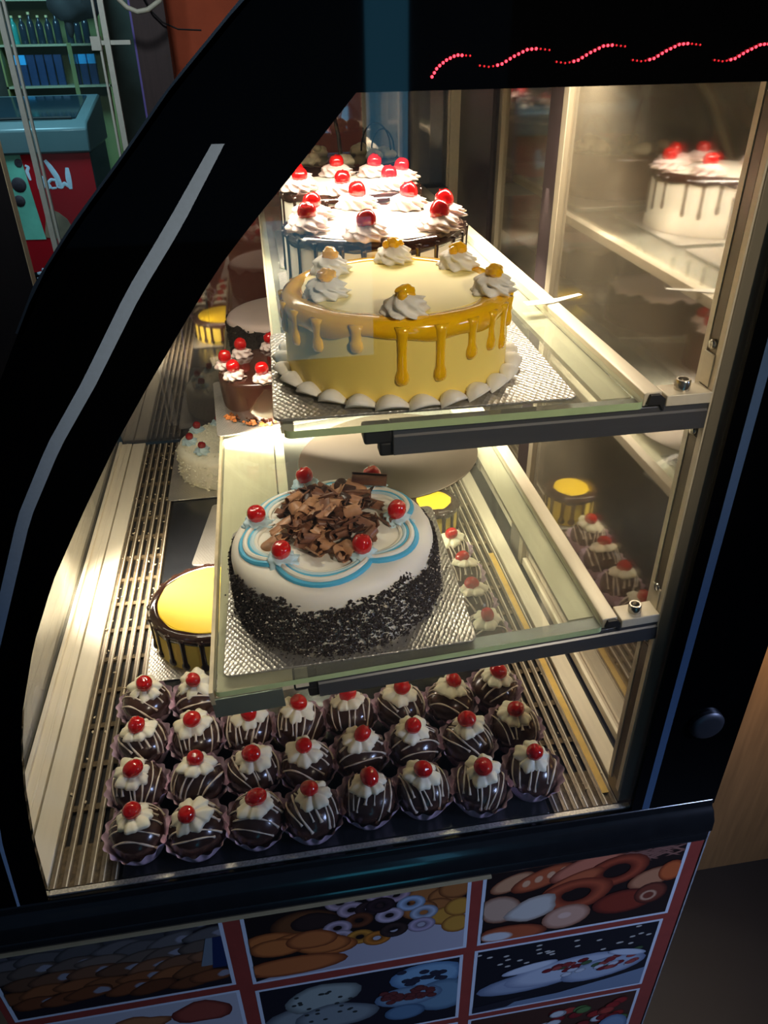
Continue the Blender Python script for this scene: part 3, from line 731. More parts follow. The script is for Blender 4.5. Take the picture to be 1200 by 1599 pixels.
t = thing('crumb_edge_cake', 'plain white topped cake with dark crumb sides at the far end of the lower shelf', 'cake', (bx, by, bz), (0, TILT, 0))
put('cake_body', cake_mesh('crumb_body', .088, .068, PINKCREAM, .01), t)
mb = MB(); mb.lathe([(.0885, 0), (.0895, .01), (.0895, .05), (.0882, .060)], 72, fr=lambda t_, r, z: (r, z+(.004*sin(7*t_)+.003*sin(15*t_) if z > .055 else 0)))
mb.f = [f for f in mb.f if len(f) == 4]; mb.mi = [0]*len(mb.f)
obj('crumb_coat', mb, CRUMB2, t, True)
mb = MB()
for k in range(1500):
    a = rnd.random()*2*pi; z = rnd.random()*.062; chip(mb, (.0900*cos(a), .0900*sin(a), z), rnd.uniform(.001, .0024), rnd)
o = obj('crumbs', mb, CRUMB, t); o['kind'] = 'stuff'
# round grey disc standing in for a reflection in the shelf glass
bx, by, bz = low(.142, .392, .0004)
mb = MB(); mb.lathe([(.119, 0), (.120, .0006), (.120, .0016), (.119, .0022), (.01, .0022)], 72)
o = obj('reflection_disc', mb, M('reflection_grey', rgb(96, 88, 74), 0.4, metal=0.5, var=0.12, scale=20), None, True, (bx, by, bz), (0, TILT, 0))
tag(o, 'round grey disc added in place of a reflection on the lower glass shelf', 'reflection')

# ------------------------------------------------------------------ cakes on the case floor
def lemon_cake(label, x, y, r, h, n, seed):
    rnd = random.Random(seed)
    t = thing('lemon_drip_cake', label, 'cake', (x, y, .0032), group='yellow cakes with dark drips')
    put('cake_body', cake_mesh('lemon_body', r, h, YSIDE, .005), t)
    mb = MB(); mb.lathe([(r-.012, h), (r-.013, h+.0009), (.001, h+.001)], 64); obj('lemon_top', mb, YELLOW, t, True)
    put('ganache_ring', ring_mesh('lemon_ring', r, h, r-.0125, .013, GANACHE, seed=seed, wave=.0008), t)
    me = drip_mesh('lemon_drip', r, h, h-.005, .0040, GANACHE, 1.5)
    for k in range(n):
        put('ganache_drip', me, t, rot=(0, 0, 2*pi*(k+rnd.uniform(-.12, .12))/n))
    return t
board(-.118, .382, .186, .182, .0004, 0, 0, 'silver board under the yellow drip cake beside the slotted front grille')
lemon_cake('yellow topped cake with dark drips on the case floor beside the slotted front grille', -.118, .382, .087, .060, 22, 3)
board(.252, .592, .092, .092, .0008, 0, 0, 'silver board under the small yellow drip cake seen through the lower shelf')
lemon_cake('small yellow topped cake with dark drips seen through the lower glass shelf', .253, .592, .042, .056, 14, 8)
board(-.105, .875, .225, .215, .0008, 0, 0, 'silver board under the coconut cake at the end of the case floor')
t = thing('coconut_cake', 'cream coconut cake with pale blue rosettes and dark cherries at the far grille end', 'cake', (-.108, .878, .0036))
put('cake_body', cake_mesh('coco_body', .091, .063, COCO, .016, .010, n=110, rough=.016), t)
mb = MB()
for k in range(1700):
    a = rnd.random()*2*pi
    if rnd.random() < .5: q = .0915+.006*rnd.random()**3; c = (q*cos(a), q*sin(a), rnd.random()*.050)
    else:
        q = math.sqrt(rnd.random())*.08; c = (q*cos(a), q*sin(a), .063+.010*(1-(q/.088)**2))
    chip(mb, c, rnd.uniform(.0012, .003), rnd)
o = obj('coconut_flakes', mb, COCO, t); o['kind'] = 'stuff'
ROS_C = [rosette_mesh('cream_rosette', .0155, .012, PBLUE, 7, 3.0, k+30) for k in range(2)]
for k in range(8):
    a = 2*pi*k/8+.15
    ros_with_cherry(t, .064*cos(a), .064*sin(a), .065, ROS_C, CHD, lift=.0150)
board(-.055, .632, .19, .19, .0004, -.16, 0, 'bare silver cake board on the case floor between the yellow and coconut cakes')

# ------------------------------------------------------------------ chocolate balls
def ball_mesh(k):
    rnd = random.Random(k); ph = rnd.random()*6
    mb = MB(); mb.ball((0, 0, .0240), .0300, .0300, .0255, 30, 20, fn=lambda d: 1+.018*sin(3*math.atan2(d[1], d[0])+ph)*(1-d[2]*d[2])+.01*sin(5*d[2]+ph))
    return mb.mesh('chocolate_ball', BALLC, True)
def cup_mesh(k):
    rnd = random.Random(k); n = 120; P = 30; ph = rnd.random()*6
    prof = [(.004, .0004), (.021, .0004), (.0235, .0012), (.0265, .008), (.0312, .018), (.0362, .0280)]
    def fr(t, r, z):
        q = min(1, max(0, (z-.0006)/.012)); zz = z+(.0022*sin(2*t+ph)+.0012*sin(3*t))*(z/.028)**2
        return r*(1+.045*q*math.copysign(abs(sin(P/2*t))**.7, sin(P/2*t))), zz
    mb = MB(); mb.lathe(prof, n, fr=fr); mb.f.pop(); mb.mi.pop()
    me = mb.mesh('paper_cup', PAPER, True); return me
def flower_mesh(k):
    rnd = random.Random(k+50); L = rnd.choice((5, 6, 6, 7)); ph = rnd.random()*6
    amp = [rnd.uniform(.55, 1.25) for _ in range(L)]
    def fr(t, r, z):
        i = int(((t+ph) % (2*pi))/(2*pi)*L) % L; u = ((t+ph) % (2*pi))/(2*pi)*L-i
        s_ = sin(pi*u)**.45
        return r*(.74+.28*s_*amp[i])*(1+.05*sin(11*t+ph)+.07*sin(2*t+ph*2)) if r > .006 else r, z*(.7+.5*s_)-(.0035*(r/.022)**2)
    prof = [(.014, -.0035), (.0225, -.002), (.0248, .0010), (.0232, .0036), (.0185, .0054), (.012, .0062), (.007, .0062), (.001, .0070)]
    mb = MB(); mb.lathe(prof, 72, fr=fr); return mb.mesh('cream_flower', FLOWER, True)
def drizzle_mesh(k):
    rnd = random.Random(k+90); mb = MB(); A = rnd.uniform(-.55, .55)+(-pi/2 if k % 4 else 0)
    def S_(u, v):  # tangent-plane coordinates to a point on the ball
        q = math.hypot(u, v); p = min(q, 1.9); d = (sin(p)*u/max(q, 1e-6), sin(p)*v/max(q, 1e-6), cos(p))
        return (.0303*d[0], .0303*d[1], .0240+.0258*d[2])
    nl = rnd.choice((6, 7, 8))
    for i in range(nl):
        off = -.95+1.9*i/(nl-1)+rnd.uniform(-.10, .10); w1 = rnd.uniform(.03, .12); p1 = rnd.random()*6
        s0, s1 = rnd.uniform(-1.5, -.7), rnd.uniform(.7, 1.55)
        path = []
        for j in range(18):
            s_ = s0+(s1-s0)*j/17; u = s_; v = off+w1*sin(2.2*s_+p1)+.14*s_
            path.append(S_(u*cos(A)-v*sin(A), u*sin(A)+v*cos(A)))
        w = rnd.uniform(.0008, .0015); rad = [w*(.6+.5*abs(sin(j*.5+p1))) for j in range(17)]+[w*1.7]
        mb.tube(path, rad, 6)
    return mb.mesh('drizzle', DRIZ, True)
NB = 6
BM = [ball_mesh(k) for k in range(NB)]; CM = [cup_mesh(k) for k in range(NB)]; FM = [flower_mesh(k) for k in range(NB+2)]; DM = [drizzle_mesh(k) for k in range(9)]
rows = [
 [(-.190, .0405), (-.1285, .034), (-.064, .036), (-.004, .033), (.060, .041), (.122, .043), (.186, .035), (.250, .045)],
 [(-.196, .101), (-.1295, .097), (-.0665, .1005), (-.004, .0965), (.0585, .1035), (.1235, .106), (.1885, .1005), (.250, .112)],
 [(-.197, .164), (-.133, .161), (-.0715, .1645), (-.0085, .160), (.054, .167), (.119, .1695), (.1825, .1655), (.244, .178)],
 [(-.200, .228), (-.1345, .2255)],
 ]
ORD = ['first', 'second', 'third', 'fourth', 'fifth', 'sixth', 'seventh', 'eighth']
rnd = random.Random(21)
def choc_ball(x, y, label, i):
    t = thing('chocolate_ball_pastry', label, 'pastry', (x, y, .0003), group='chocolate balls in paper cups on the case floor')
    put('paper_cup', CM[i % NB], t, rot=(0, 0, rnd.random()*6)); put('chocolate_ball', BM[(i*5) % NB], t, (0, 0, .0015), rot=(0, 0, rnd.random()*6))
    put('drizzle', DM[(i*4+i//8) % 9], t, (0, 0, .0015), rot=(0, 0, rnd.uniform(-.35, .35)))
    dx, dy = rnd.uniform(-.003, .003), rnd.uniform(-.002, .004)
    f = put('cream_flower', FM[(i*3) % (NB+2)], t, (dx, dy, .0514), (rnd.uniform(-.2, .2)+.12, rnd.uniform(-.2, .2), rnd.random()*6), (.86, .86, .78))
    put('cherry', CH[i % 4], f, (rnd.uniform(-.003, .003), rnd.uniform(-.003, .003), .0105), (rnd.uniform(-.9, .9), rnd.uniform(-.9, .9), 0), (lambda q: (q/.86, q/.86, q/.78))(rnd.uniform(.94, 1.10)))
    return t
i = 0
for ri, row in enumerate(rows):
    for ci, (x, y) in enumerate(row):
        choc_ball(x, y, f'chocolate ball in lilac cup, {ORD[ri]} row from the side glass, {ORD[ci]} from the curved front', i); i += 1
for k, (x, y) in enumerate([(.262, .285), (.262, .352), (.262, .419), (.259, .486)]):
    choc_ball(x, y, f'chocolate ball beside the door side grille under the lower shelf, {ORD[k]} of that file', i); i += 1

# ------------------------------------------------------------------ poster on the cabinet below
POSTER = M('poster_red_brown', rgb(150, 62, 52), 0.45, var=0.12, scale=50)
mb = MB(); mb.rbox(-.38, .462, -.0, .003, 0, 1, .001)
mb = MB(); mb.box(-.38, .4625, -.004, -.0003, -.640, -.0665); poster = obj('poster_panel', mb, POSTER, case)
mb = MB(); mb.box(.4625, .4645, -.005, .0, -.640, -.0665); obj('panel_edge', mb, M('chipped_edge', rgb(150, 150, 155), 0.6, var=0.4, scale=120), poster)
PRINT = bpy.data.materials.new('printed_picture'); PRINT.use_nodes = True
_n = PRINT.node_tree.nodes; _a = _n.new('ShaderNodeVertexColor'); _a.layer_name = 'ink'
PRINT.node_tree.links.new(_a.outputs[0], _n['Principled BSDF'].inputs['Base Color']); _n['Principled BSDF'].inputs['Roughness'].default_value = .45
class Print:
    def __init__(s, x0, x1, z0, z1): s.b = (x0, x1, z0, z1); s.v = []; s.f = []; s.c = []; s.k = 0; s.asp = (z1-z0)/(x1-x0)
    def P(s, u, v):
        x0, x1, z0, z1 = s.b; u = min(max(u, 0), 1); v = min(max(v, 0), 1)
        return (x0+(x1-x0)*u, -.0042-.000012*s.k, z0+(z1-z0)*v)
    def poly(s, pts, col):
        b = len(s.v); s.k += 1
        s.v += [s.P(*p) for p in pts]; s.f.append(tuple(range(b, b+len(pts)))); s.c += [rgb(*col)]*len(pts)
    def blob(s, u, v, ru, rv, col, edge=None, rot=0, n=18, wob=0.0, hole=0.0):
        edge = edge or tuple(int(q*.55) for q in col); b = len(s.v); s.k += 1
        rr = random.Random(int(u*977+v*613)); ph = rr.random()*6
        def ringp(q, c, du=0, dv=0):
            for k in range(n):
                t = 2*pi*k/n; w = q*(1+wob*sin(3*t+ph)+wob*.6*sin(5*t))
                a, e = ru*w*cos(t), rv*w*sin(t)
                s.v.append(s.P(u+du+a*cos(rot)-e*sin(rot)*s.asp, v+dv+(a*sin(rot)/s.asp if s.asp else 0)+e*cos(rot))); s.c.append(rgb(*c))
        ringp(1, edge); ringp(.72, col); ringp(max(hole, .02), col if not hole else edge, -.1*ru*(hole == 0), .15*rv*(hole == 0))
        for i in range(2):
            for k in range(n): s.f.append((b+i*n+k, b+i*n+(k+1) % n, b+(i+1)*n+(k+1) % n, b+(i+1)*n+k))
        if not hole: s.f.append(tuple(range(b+2*n, b+3*n)))
    def done(s):
        me = bpy.data.meshes.new('printed_photo'); me.from_pydata(s.v, [], s.f); me.materials.append(PRINT)
        at = me.color_attributes.new('ink', 'FLOAT_COLOR', 'POINT')
        for i, c in enumerate(s.c): at.data[i].color = (*c, 1)
        return put('printed_photo', me, poster)
def photo(x0, x1, z0, z1, bg, frame=(214, 218, 228), fw=.0045):
    p = Print(x0, x1, z0, z1); p.poly([(0, 0), (1, 0), (1, 1), (0, 1)], frame)
    q = Print(x0+fw, x1-fw, z0+fw, z1-fw); q.v, q.f, q.c, q.k = p.v, p.f, p.c, p.k
    q.poly([(0, 0), (1, 0), (1, 1), (0, 1)], bg); return q
# breads
q = photo(.186, .444, -.237, -.0740, (34, 20, 18))
q.blob(.13, .80, .12, .10, (206, 150, 110), (120, 60, 36), .5); q.blob(.28, .80, .17, .12, (186, 92, 56), (100, 40, 24), .45)
for k in range(4): q.blob(.20+.06*k, .76+.035*k, .022, .05, (222, 168, 130), (186, 100, 66), -.3)
q.blob(.50, .86, .20, .13, (204, 120, 92), (110, 46, 32), .4)
for k in range(26): 
    a = random.random(); q.blob(.70+.28*a, .86+.10*random.random(), .08, .012, (140, 96, 84), (90, 56, 50), random.uniform(-.6, .4), 8)
q.blob(.66, .74, .17, .20, (170, 74, 48), (90, 32, 20), .3, hole=.42); q.blob(.44, .68, .17, .10, (188, 96, 60), (120, 48, 28), .5)
q.blob(.47, .50, .19, .22, (178, 82, 52), (104, 38, 24), .1, hole=.40, wob=.03)
q.blob(.86, .56, .13, .13, (190, 128, 92), (110, 56, 36), .4); q.blob(.96, .62, .07, .14, (196, 96, 50), (120, 46, 22))
q.blob(.74, .28, .17, .17, (132, 48, 32), (70, 22, 16)); q.blob(.88, .34, .09, .15, (120, 56, 40), (60, 22, 16)); q.blob(.87, .31, .05, .08, (206, 160, 130), (120, 60, 40), hole=.5)
q.blob(.08, .46, .11, .20, (196, 160, 136), (120, 70, 46), .6); q.blob(.25, .40, .14, .16, (204, 196, 186), (150, 130, 116), .5, wob=.08)
q.blob(.44, .20, .13, .17, (206, 158, 134), (140, 88, 66), .2); q.blob(.43, .22, .04, .05, (226, 186, 166), (206, 158, 134))
q.blob(.16, .08, .19, .13, (176, 86, 52), (96, 40, 24), -.1); q.blob(.08, .07, .09, .07, (210, 206, 206), (176, 110, 80), -.1)
q.done()
# doughnuts and biscuits
q = photo(-.096, .172, -.236, -.0785, (30, 20, 20))
q.poly([(0, 0), (1, 0), (1, .55), (.7, .45), (.45, .35), (.2, .1)], (176, 170, 180))
for u, v in ((.80, .86), (.90, .80), (.86, .66), (.95, .88), (.78, .66)): q.blob(u, v, .085, .13, (168, 104, 54), (96, 50, 24))
for u, v in ((.90, .52), (.96, .38), (.97, .62)): q.blob(u, v, .075, .13, (196, 140, 56), (120, 66, 28), .3)
q.blob(.26, .72, .16, .20, (110, 66, 36), (52, 28, 18)); q.blob(.30, .74, .11, .12, (52, 36, 32), (36, 22, 20), wob=.05)
for u, v, c in ((.42, .94, (196, 168, 178)), (.47, .82, (198, 170, 182)), (.60, .97, (190, 160, 172)), (.55, .80, (60, 40, 40)), (.67, .93, (190, 158, 172)), (.74, .78, (172, 190, 214)), (.80, .62, (180, 188, 204)), (.64, .66, (204, 184, 198)), (.60, .82, (54, 36, 40)), (.50, .66, (110, 60, 36)), (.40, .60, (196, 172, 184)), (.41, .46, (200, 180, 190)), (.79, .45, (184, 166, 188)), (.50, .42, (206, 138, 52)), (.58, .36, (200, 120, 44)), (.66, .44, (62, 44, 40))):
    q.blob(u, v, .068, .105, c, tuple(int(x*.6) for x in c), .1, hole=.30)
for u, v in ((.10, .56), (.22, .50), (.30, .44), (.36, .36), (.33, .40), (.12, .46)): q.blob(u, v, .13, .13, (196, 112, 56), (110, 54, 26), -.05)
q.blob(.18, .16, .26, .14, (190, 106, 56), (110, 50, 26)); q.blob(.28, .50, .12, .13, (190, 108, 56), (110, 50, 26), wob=.03)
q.done()
# bread rolls on a tray
q = photo(-.372, -.1155, -.229, -.0780, (36, 28, 34))
for j in range(6):
    for k in range(7):
        u = .04+.14*k+.06*(j % 2)+random.uniform(-.03, .03); v = .95-.15*j+.03*sin(k)+random.uniform(-.02, .02)
        c = ((84, 80, 84), (100, 94, 92), (118, 100, 88), (132, 88, 62), (136, 80, 46), (126, 70, 40))[j]; m_ = random.uniform(.8, 1.1); c = tuple(int(x*m_) for x in c)
        q.blob(u, v, .12, .095, c, tuple(int(x*.6) for x in c), .25+random.uniform(-.2, .2), wob=.05)
        if random.random() < .45: q.blob(u+.06, v+.01, .045, .05, (146, 142, 150), c, .2, wob=.1)
q.poly([(.88, .35), (.94, .35), (.97, .75), (.93, .75)], (120, 128, 136)); q.poly([(.93, .30), (1, .30), (1, .75), (.96, .75)], (30, 44, 84))
q.done()
# strawberry cream roll
q = photo(.184, .4405, -.4190, -.2490, (24, 22, 30))
for k in range(26): q.blob(random.random(), .70+.28*random.random(), .018, .014, (196, 190, 180), (150, 140, 130), .1, 8)
q.poly([(0, .0), (.25, .08), (.5, .10), (.8, .2), (1, .28), (1, 0)], (120, 134, 156)); q.poly([(0, .10), (.3, .16), (.2, .02), (0, .0)], (36, 34, 44))
q.blob(.35, .40, .34, .16, (150, 160, 180), (100, 112, 136), .12); q.blob(.52, .48, .36, .18, (186, 192, 206), (130, 140, 164), .14)
q.blob(.74, .40, .25, .16, (164, 174, 192), (110, 120, 146), .2)
for k in range(38):
    u = .40+.55*random.random(); v = .36+.22*random.random()+.08*(u-.4)
    q.blob(u, v, .035, .032, random.choice(((136, 42, 44), (120, 30, 36), (160, 70, 66), (196, 200, 210), (70, 92, 60))), None, .3, 9)
q.blob(.30, .62, .16, .06, (206, 210, 220), (150, 158, 178), .2); q.blob(.86, .60, .12, .05, (196, 202, 214), (140, 150, 170), -.3)
q.done()
# cream scones and bowls of berries
q = photo(-.0955, .169, -.4180, -.2520, (30, 26, 34))
q.blob(.24, .40, .26, .26, (140, 146, 146), (80, 84, 90)); q.blob(.30, .74, .20, .20, (156, 164, 158), (96, 102, 100), .25, wob=.05); q.blob(.36, .40, .22, .20, (132, 140, 142), (84, 90, 96), wob=.05)
for k in range(22): q.blob(.14+.36*random.random(), .35+.48*random.random(), .013, .018, (52, 56, 54), (40, 44, 42), .2, 7)
q.blob(.84, .80, .20, .20, (128, 164, 190), (84, 116, 150)); q.blob(.92, .44, .16, .26, (110, 140, 160), (70, 96, 120))
for k in range(14): q.blob(.70+.26*random.random(), .70+.22*random.random(), .028, .035, (44, 44, 60), (30, 30, 42), 0, 9)
q.blob(.74, .52, .18, .16, (120, 146, 166), (84, 104, 128)); q.blob(.72, .26, .11, .13, (94, 124, 150), (60, 84, 110))
for k in range(30): q.blob(.61+.26*random.random(), .46+.18*random.random(), .028, .036, (104, 48, 46), (62, 24, 26), 0, 9)
q.done()
# third row: berries and cream, small cakes, pastries
q = photo(.184, .4405, -.600, -.4310, (70, 40, 30))
for k in range(90): q.blob(random.random()*.95, .2+.68*random.random(), .05, .06, random.choice(((150, 36, 34), (126, 26, 30), (206, 206, 208), (90, 120, 66), (170, 60, 50))), None, .3, 10)
q.blob(.9, .4, .10, .22, (130, 150, 176), (90, 110, 140)); q.done()
q = photo(-.0955, .169, -.600, -.4310, (150, 148, 156))
for k in range(30): q.blob(random.random(), random.random(), .07, .08, random.choice(((180, 120, 80), (196, 190, 190), (120, 60, 50))), None, .3, 12)
q.done()
q = photo(-.372, -.1135, -.410, -.2430, (186, 182, 188))
q.blob(.82, .80, .15, .16, (150, 70, 56), (90, 36, 30), wob=.08); q.blob(.52, .76, .13, .14, (170, 110, 70), (110, 60, 36), wob=.15); q.blob(.48, .62, .16, .10, (186, 150, 70), (130, 90, 40), .3)
q.blob(.24, .70, .18, .18, (120, 90, 110), (80, 60, 80)); q.blob(.7, .4, .2, .2, (176, 110, 70), (110, 60, 40)); q.blob(.25, .3, .2, .2, (166, 100, 66), (100, 54, 36)); q.done()
# foot of the case
mb = MB(); mb.box(.43, .452, .04, .07, GZ, GZ+.07); mb.box(.47, .485, .02, .05, GZ, -.45); obj('case_leg', mb, M('grey_leg', rgb(120, 118, 112), 0.5), case)
for xx in (-.32, .42):
    mb = MB(); mb.box(xx, xx+.03, .95, .98, GZ, GZ+.07); obj('case_leg', mb, MATS['grey_leg'], case)
mb = MB(); mb.box(-.32, -.29, .04, .07, GZ, GZ+.07); obj('case_leg', mb, MATS['grey_leg'], case)

# ------------------------------------------------------------------ wooden counter on the staff side
ct = thing('wooden_counter', 'brown wooden counter panel in warm light beside the case', 'counter', (1.2, .30, GZ))
mb = MB(); mb.box(-.62, .7, .0, .05, 0, 1.0); obj('front_panel', mb, M('brown_wood', rgb(150, 112, 70), 0.55, var=0.25, scale=14, stretch=(6, 1, .4)), ct)
mb = MB(); mb.box(-.62, .72, -.02, .45, 1.0, 1.03); obj('counter_top', mb, M('dark_wood_top', rgb(60, 42, 30), 0.4), ct)

# ------------------------------------------------------------------ shop beyond the curved front
FY = 4.98
fz = thing('chest_freezer', 'red ice cream chest freezer with white script lettering and a teal sloping lid', 'freezer', (-1.40, 5.3, GZ))
fx, fy, fzz = -1.40, 5.3, GZ
def FZ(mb): 
    mb.v = [(x-fx, y-fy, z-fzz) for x, y, z in mb.v]; return mb
mb = MB(); mb.box(-1.90, -1.0, 5.0, 5.65, GZ+.05, .10); obj('freezer_body', FZ(mb), M('freezer_dark_side', rgb(34, 56, 60), 0.4), fz, bevel=.01)
mb = MB(); mb.box(-1.895, -1.005, 4.985, 5.0, GZ+.08, .10); front = obj('front_panel', FZ(mb), M('red_freezer_panel', rgb(176, 18, 28), 0.35, var=0.1, scale=5), fz)
mb = MB(); mb.prism([(4.96, .10), (4.955, .235), (5.0, .27), (5.66, .375), (5.68, .36), (5.68, .10)], -1.92, -.985, axis='x'); obj('freezer_lid', FZ(mb), M('teal_grey_lid', rgb(96, 116, 118), 0.3, var=0.08, scale=6), fz, bevel=.012)
mb = MB(); mb.prism([(5.06, .285), (5.60, .371), (5.60, .374), (5.06, .288)], -1.80, -1.06, axis='x'); obj('lid_glass', FZ(mb), M('dark_lid_glass', rgb(20, 44, 56), 0.1), fz)
mb = MB(); mb.tube([(-1.75, 5.05, .29), (-1.4, 5.04, .292), (-1.08, 5.05, .29)], .008, 8); obj('lid_handle', FZ(mb), DARK, fz, True)
for xx in (-1.85, -1.05):
    for yy in (5.06, 5.6):
        mb = MB(); mb.lathe([(.02, 0), (.022, .02), (.018, .05)], 12); obj('foot', mb, DARK, fz, True, (xx-fx, yy-fy, 0))
WHITE = M('white_script', rgb(214, 226, 240), 0.5)
def stroke(pts, w, taper=True):
    P = interp(pts, 22); mb = MB()
    mb.tube([(x, 0, z) for x, z in P], [w*(.65+.5*sin(pi*k/21)) if taper else w for k in range(22)], 8)
    mb.v = [(x, 4.984+y*.12, z) for x, y, z in mb.v]; return mb
let = MB()
for pts, w in (([(-1.281, .062), (-1.258, .021), (-1.232, -.035), (-1.214, -.105)], .015), ([(-1.158, .014), (-1.163, -.051), (-1.162, -.112)], .015), ([(-1.163, -.105), (-1.195, -.075), (-1.216, -.105)], .009),
               ([(-1.216, -.105), (-1.24, -.097), (-1.24, -.057), (-1.27, -.051), (-1.294, -.072), (-1.278, -.104), (-1.246, -.101)], .008),
               ([(-1.288, -.104), (-1.315, -.085), (-1.317, -.036), (-1.335, -.036), (-1.348, -.079), (-1.318, -.098)], .008), ([(-1.346, .005), (-1.355, -.105)], .008),
               ([(-1.406, .036), (-1.387, .025), (-1.402, .002), (-1.397, -.033), (-1.393, -.051)], .009),
               ([(-1.495, -.629), (-1.466, -.626), (-1.458, -.656), (-1.494, -.684), (-1.496, -.654)], .012), ([(-1.46, -.60), (-1.43, -.62), (-1.45, -.64)], .012)):
    s_ = stroke(pts, w); let.add(s_.v, s_.f)
obj('script_lettering', FZ(let), WHITE, front, True, loc=(0, 0, 0))
pp = MB(); pp.prism([(-1.70, .212), (-1.428, .21), (-1.398, -.239), (-1.385, -.412), (-1.70, -.405)], 4.9822, 4.9848, axis='y'); o = obj('picture_sticker', FZ(pp), M('green_white_sticker', rgb(120, 196, 170), 0.4, var=0.45, scale=5), front)
pp = MB(); pp.prism([(-1.70, .200), (-1.437, .198), (-1.433, .148), (-1.517, .104), (-1.70, .07)], 4.9800, 4.982, axis='y'); obj('sticker_badge', FZ(pp), MATS['red_freezer_panel'], front)
let = stroke([(-1.513, .15), (-1.489, .145), (-1.459, .14), (-1.459, .157), (-1.484, .179)], .007); let.v = [(x, y-.005, z) for x, y, z in let.v]; obj('script_lettering', FZ(let), WHITE, front, True)
for (x, z, r) in ((-1.441, .051, .024), (-1.47, -.075, .045), (-1.49, -.17, .035)):
    mb = MB(); mb.lathe([(r, 0), (r*.9, .003), (.001, .004)], 20); obj('berry_print', mb, M('dark_berry', rgb(60, 50, 56), 0.5, var=0.4), front, True, (x-fx, 4.982-fy, z-fzz), (pi/2, 0, 0))
pp = MB(); pp.prism([(-1.39, -.40), (-1.34, -.215), (-1.27, -.25), (-1.225, -.293), (-1.20, -.36), (-1.25, -.418)], 4.9824, 4.9850, axis='y'); obj('fruit_sticker', FZ(pp), M('fruit_print', rgb(150, 120, 96), 0.5, var=0.6, scale=9), front)
# shelf rack with bottles and packs behind the freezer
RX, RY = -1.25, 6.05
rk = thing('shelf_rack', 'olive backed shop shelf with two rows of drinks above the freezer', 'shelf', (RX, RY, GZ))
OL = M('olive_back', rgb(116, 128, 76), 0.7, var=0.15, scale=6)
mb = MB(); mb.box(-.42, .30, .28, .30, 0, 1.75); obj('back_panel', mb, OL, rk)
for z in (1.11, 1.365, 1.63): 
    mb = MB(); mb.box(-.42, .30, 0, .28, z-.014, z); obj('shelf_board', mb, M('pale_shelf', rgb(150, 160, 130), 0.4), rk)
mb = MB(); mb.box(.045, .075, -.003, .0, .3, 1.37); obj('divider', mb, OL, rk)
for x in (-.42, .29):
    mb = MB(); mb.box(x, x+.012, 0, .28, 0, 1.75); obj('side_panel', mb, OL, rk)
def bottle(x, z, h, r, mat, cap, label, y=.08):
    t = thing('drink_bottle', label, 'bottle', (RX+x, RY+y, GZ+z), group='bottles and packs on the rack')
    mb = MB(); mb.lathe([(r*.9, 0), (r, .005), (r, h*.62), (r*.8, h*.72), (r*.38, h*.82), (r*.36, h*.93)], 16); obj('glass_body', mb, mat, t, True)
    mb = MB(); mb.lathe([(r*.42, h*.92), (r*.42, h), (r*.1, h)], 14); obj('cap', mb, cap, t, True)
DKB = M('dark_bottle', rgb(26, 44, 58), 0.15, var=0.2); CAPY = M('pale_cap', rgb(210, 206, 150), 0.4); TEAL = M('teal_bottle', rgb(40, 150, 140), 0.2); CAPO = M('orange_white_cap', rgb(220, 170, 140), 0.4)
cols = [DKB, TEAL, DKB, DKB, DKB, DKB, DKB, DKB, DKB, DKB]
names = ['dark', 'teal', 'dark', 'dark', 'dark', 'dark', 'dark', 'dark', 'dark', 'dark']
for k in range(10):
    bottle(-.36+.058*k+(.02 if k > 6 else 0), 1.365, .17+.02*((k*7) % 3 == 0), .024, cols[k], CAPY if k not in (7,) else CAPO, f'{names[k]} drink bottle with pale cap on the upper rack shelf, {(ORD+["ninth","tenth"])[k]} along')
BP = M('blue_pack', rgb(60, 180, 250), 0.3, var=0.1); BP2 = M('navy_pack', rgb(30, 56, 92), 0.3, var=0.3)
for k in range(9):
    x = -.36+.062*k+(.045 if k > 5 else 0); blue = k in (0, 1, 6, 7, 8)
    t = thing('snack_pack', f'{"bright blue topped" if blue else "navy"} drink pack on the lower rack shelf, {(ORD+["ninth"])[k]} along', 'pack', (RX+x, RY+.09, GZ+1.11), group='bottles and packs on the rack')
    mb = MB(); mb.rbox(-.027, .027, -.02, .02, 0, .13, .008); obj('pack_body', mb, BP2, t)
    mb = MB(); mb.rbox(-.028, .028, -.021, .021, .13, .19, .008); obj('pack_top', mb, BP if blue else BP2, t)
# dark bag hanging in front of the rack
mb = MB(); mb.ball((0, 0, 0), .15, .09, .11, 20, 14, fn=lambda d: 1+.12*sin(4*d[0]+3*d[2])+.08*sin(7*d[1]+5*d[0])); mb.tube([(-.05, 0, .08), (-.04, 0, .2), (.0, 0, .26), (.04, 0, .2), (.05, 0, .08)], .008, 8)
mb.ball((-.06, 0, -.10), .03, .03, .10, 10, 8)
o = obj('hanging_bag', mb, M('black_bag_cloth', rgb(14, 16, 20), 0.7, bump=0.3), None, True, (-1.02, 5.6, .90)); tag(o, 'dark cloth bag hanging in front of the drinks rack', 'bag')
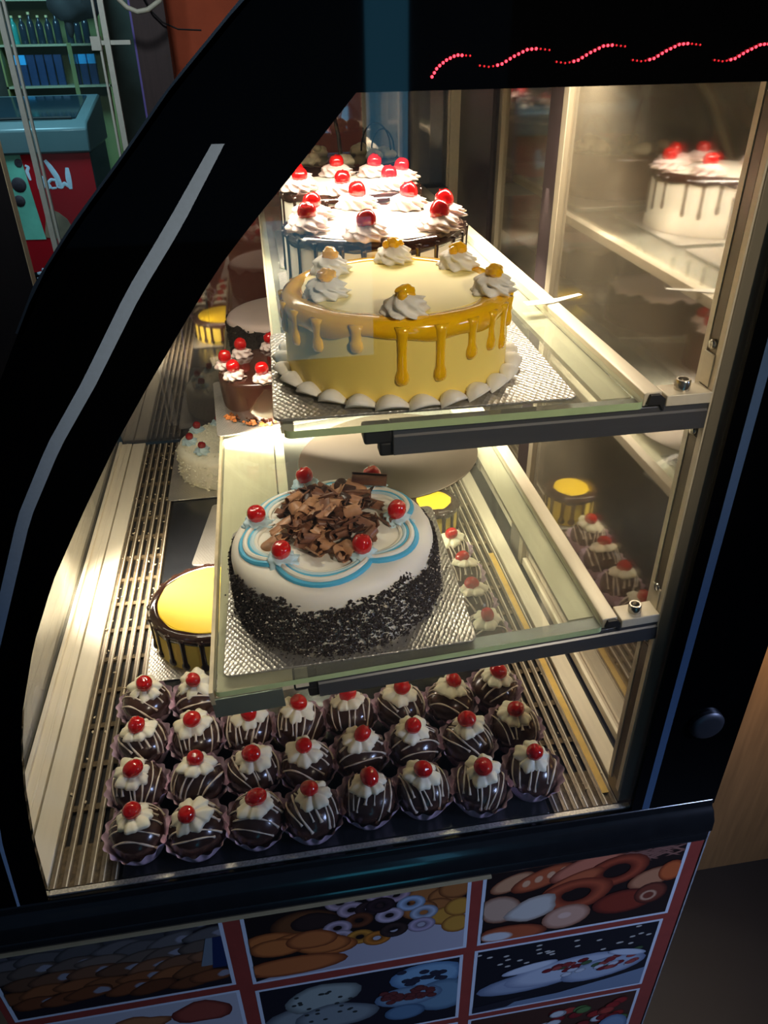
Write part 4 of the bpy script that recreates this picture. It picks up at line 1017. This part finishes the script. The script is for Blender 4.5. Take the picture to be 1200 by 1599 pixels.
# glass screen with paired pale strips for edge reflections, wooden post, cable, wires, dark door leaf
gs = thing('glass_screen', 'glass screen with pale double edge reflections standing before the freezer', 'screen', (-.6, 2.6, GZ))
mb = MB(); mb.box(-.16, .135, -.003, .003, .02, 1.9); obj('pane', mb, glass('screen_glass', tint=(.9, .96, .97), ior=1.2, haze=.02, haze_col=(.3, .5, .5)), gs)
STR = M('pale_strip', rgb(190, 196, 186), 0.5)
for x, w in ((-.166, .018), (-.141, .008), (.134, .007), (.153, .018)):
    mb = MB(); mb.box(x, x+w, -.008, .008, 0, 1.9); obj('edge_strip', mb, STR, gs)  # pale colour stands in for reflections along the glass edges
mb = MB(); mb.box(.11, .235, .01, .03, 1.405, 1.418); mb.box(.11, .14, -.012, .03, 1.39, 1.43); obj('clamp', mb, STR, gs)
wp = thing('wooden_post', 'dark wooden post with a violet lit edge beside the orange wall', 'post', (-.35, 3.25, GZ))
mb = MB(); mb.box(-.068, .063, 0, .12, 0, 3.0); obj('post_body', mb, M('dark_brown_wood', rgb(58, 44, 44), 0.6, var=0.3, scale=12, stretch=(6, 6, .4)), wp)
mb = MB(); mb.box(-.076, -.068, .0, .12, 0, 3.0); obj('lit_edge', mb, M('violet_edge', rgb(120, 110, 190), 0.3, metal=0.2), wp)  # violet light on the post edge painted into this strip
mb = MB(); mb.tube([(-.46, 3.0, .92), (-.44, 3.0, .862), (-.425, 3.0, .839), (-.402, 3.0, .816), (-.367, 3.0, .802), (-.328, 3.0, .808), (-.28, 3.0, .836), (-.25, 3.0, .90), (-.24, 3.02, 1.2)], .009, 10)
o = obj('white_cable', mb, M('white_cable_sheath', rgb(196, 196, 176), 0.5), None, True); tag(o, 'thick white cable drooping in a loop before the wooden post', 'cable')
mb = MB(); mb.tube([(-.36, 3.22, .86), (-.334, 3.22, .805), (-.298, 3.22, .769), (-.242, 3.22, .745), (-.15, 3.22, .74)], .0035, 6)
o = obj('black_wire', mb, DARK, None, True); tag(o, 'thin black wire strung across the orange wall', 'wire')
dl = thing('door_leaf', 'dark wooden door leaf with a thin bright metal edge at the frame border', 'door', (-.78, 1.9, GZ))
mb = MB(); mb.box(-.5, .105, 0, .04, 0, 1.24); obj('leaf_body', mb, M('near_black_wood', rgb(26, 20, 22), 0.6, var=0.3, scale=10, stretch=(8, 8, .5)), dl)
mb = MB(); mb.box(.105, .1066, -.002, .04, 0, 1.24); obj('bright_edge', mb, M('brass_edge', rgb(250, 226, 180), 0.4, metal=0.1), dl)
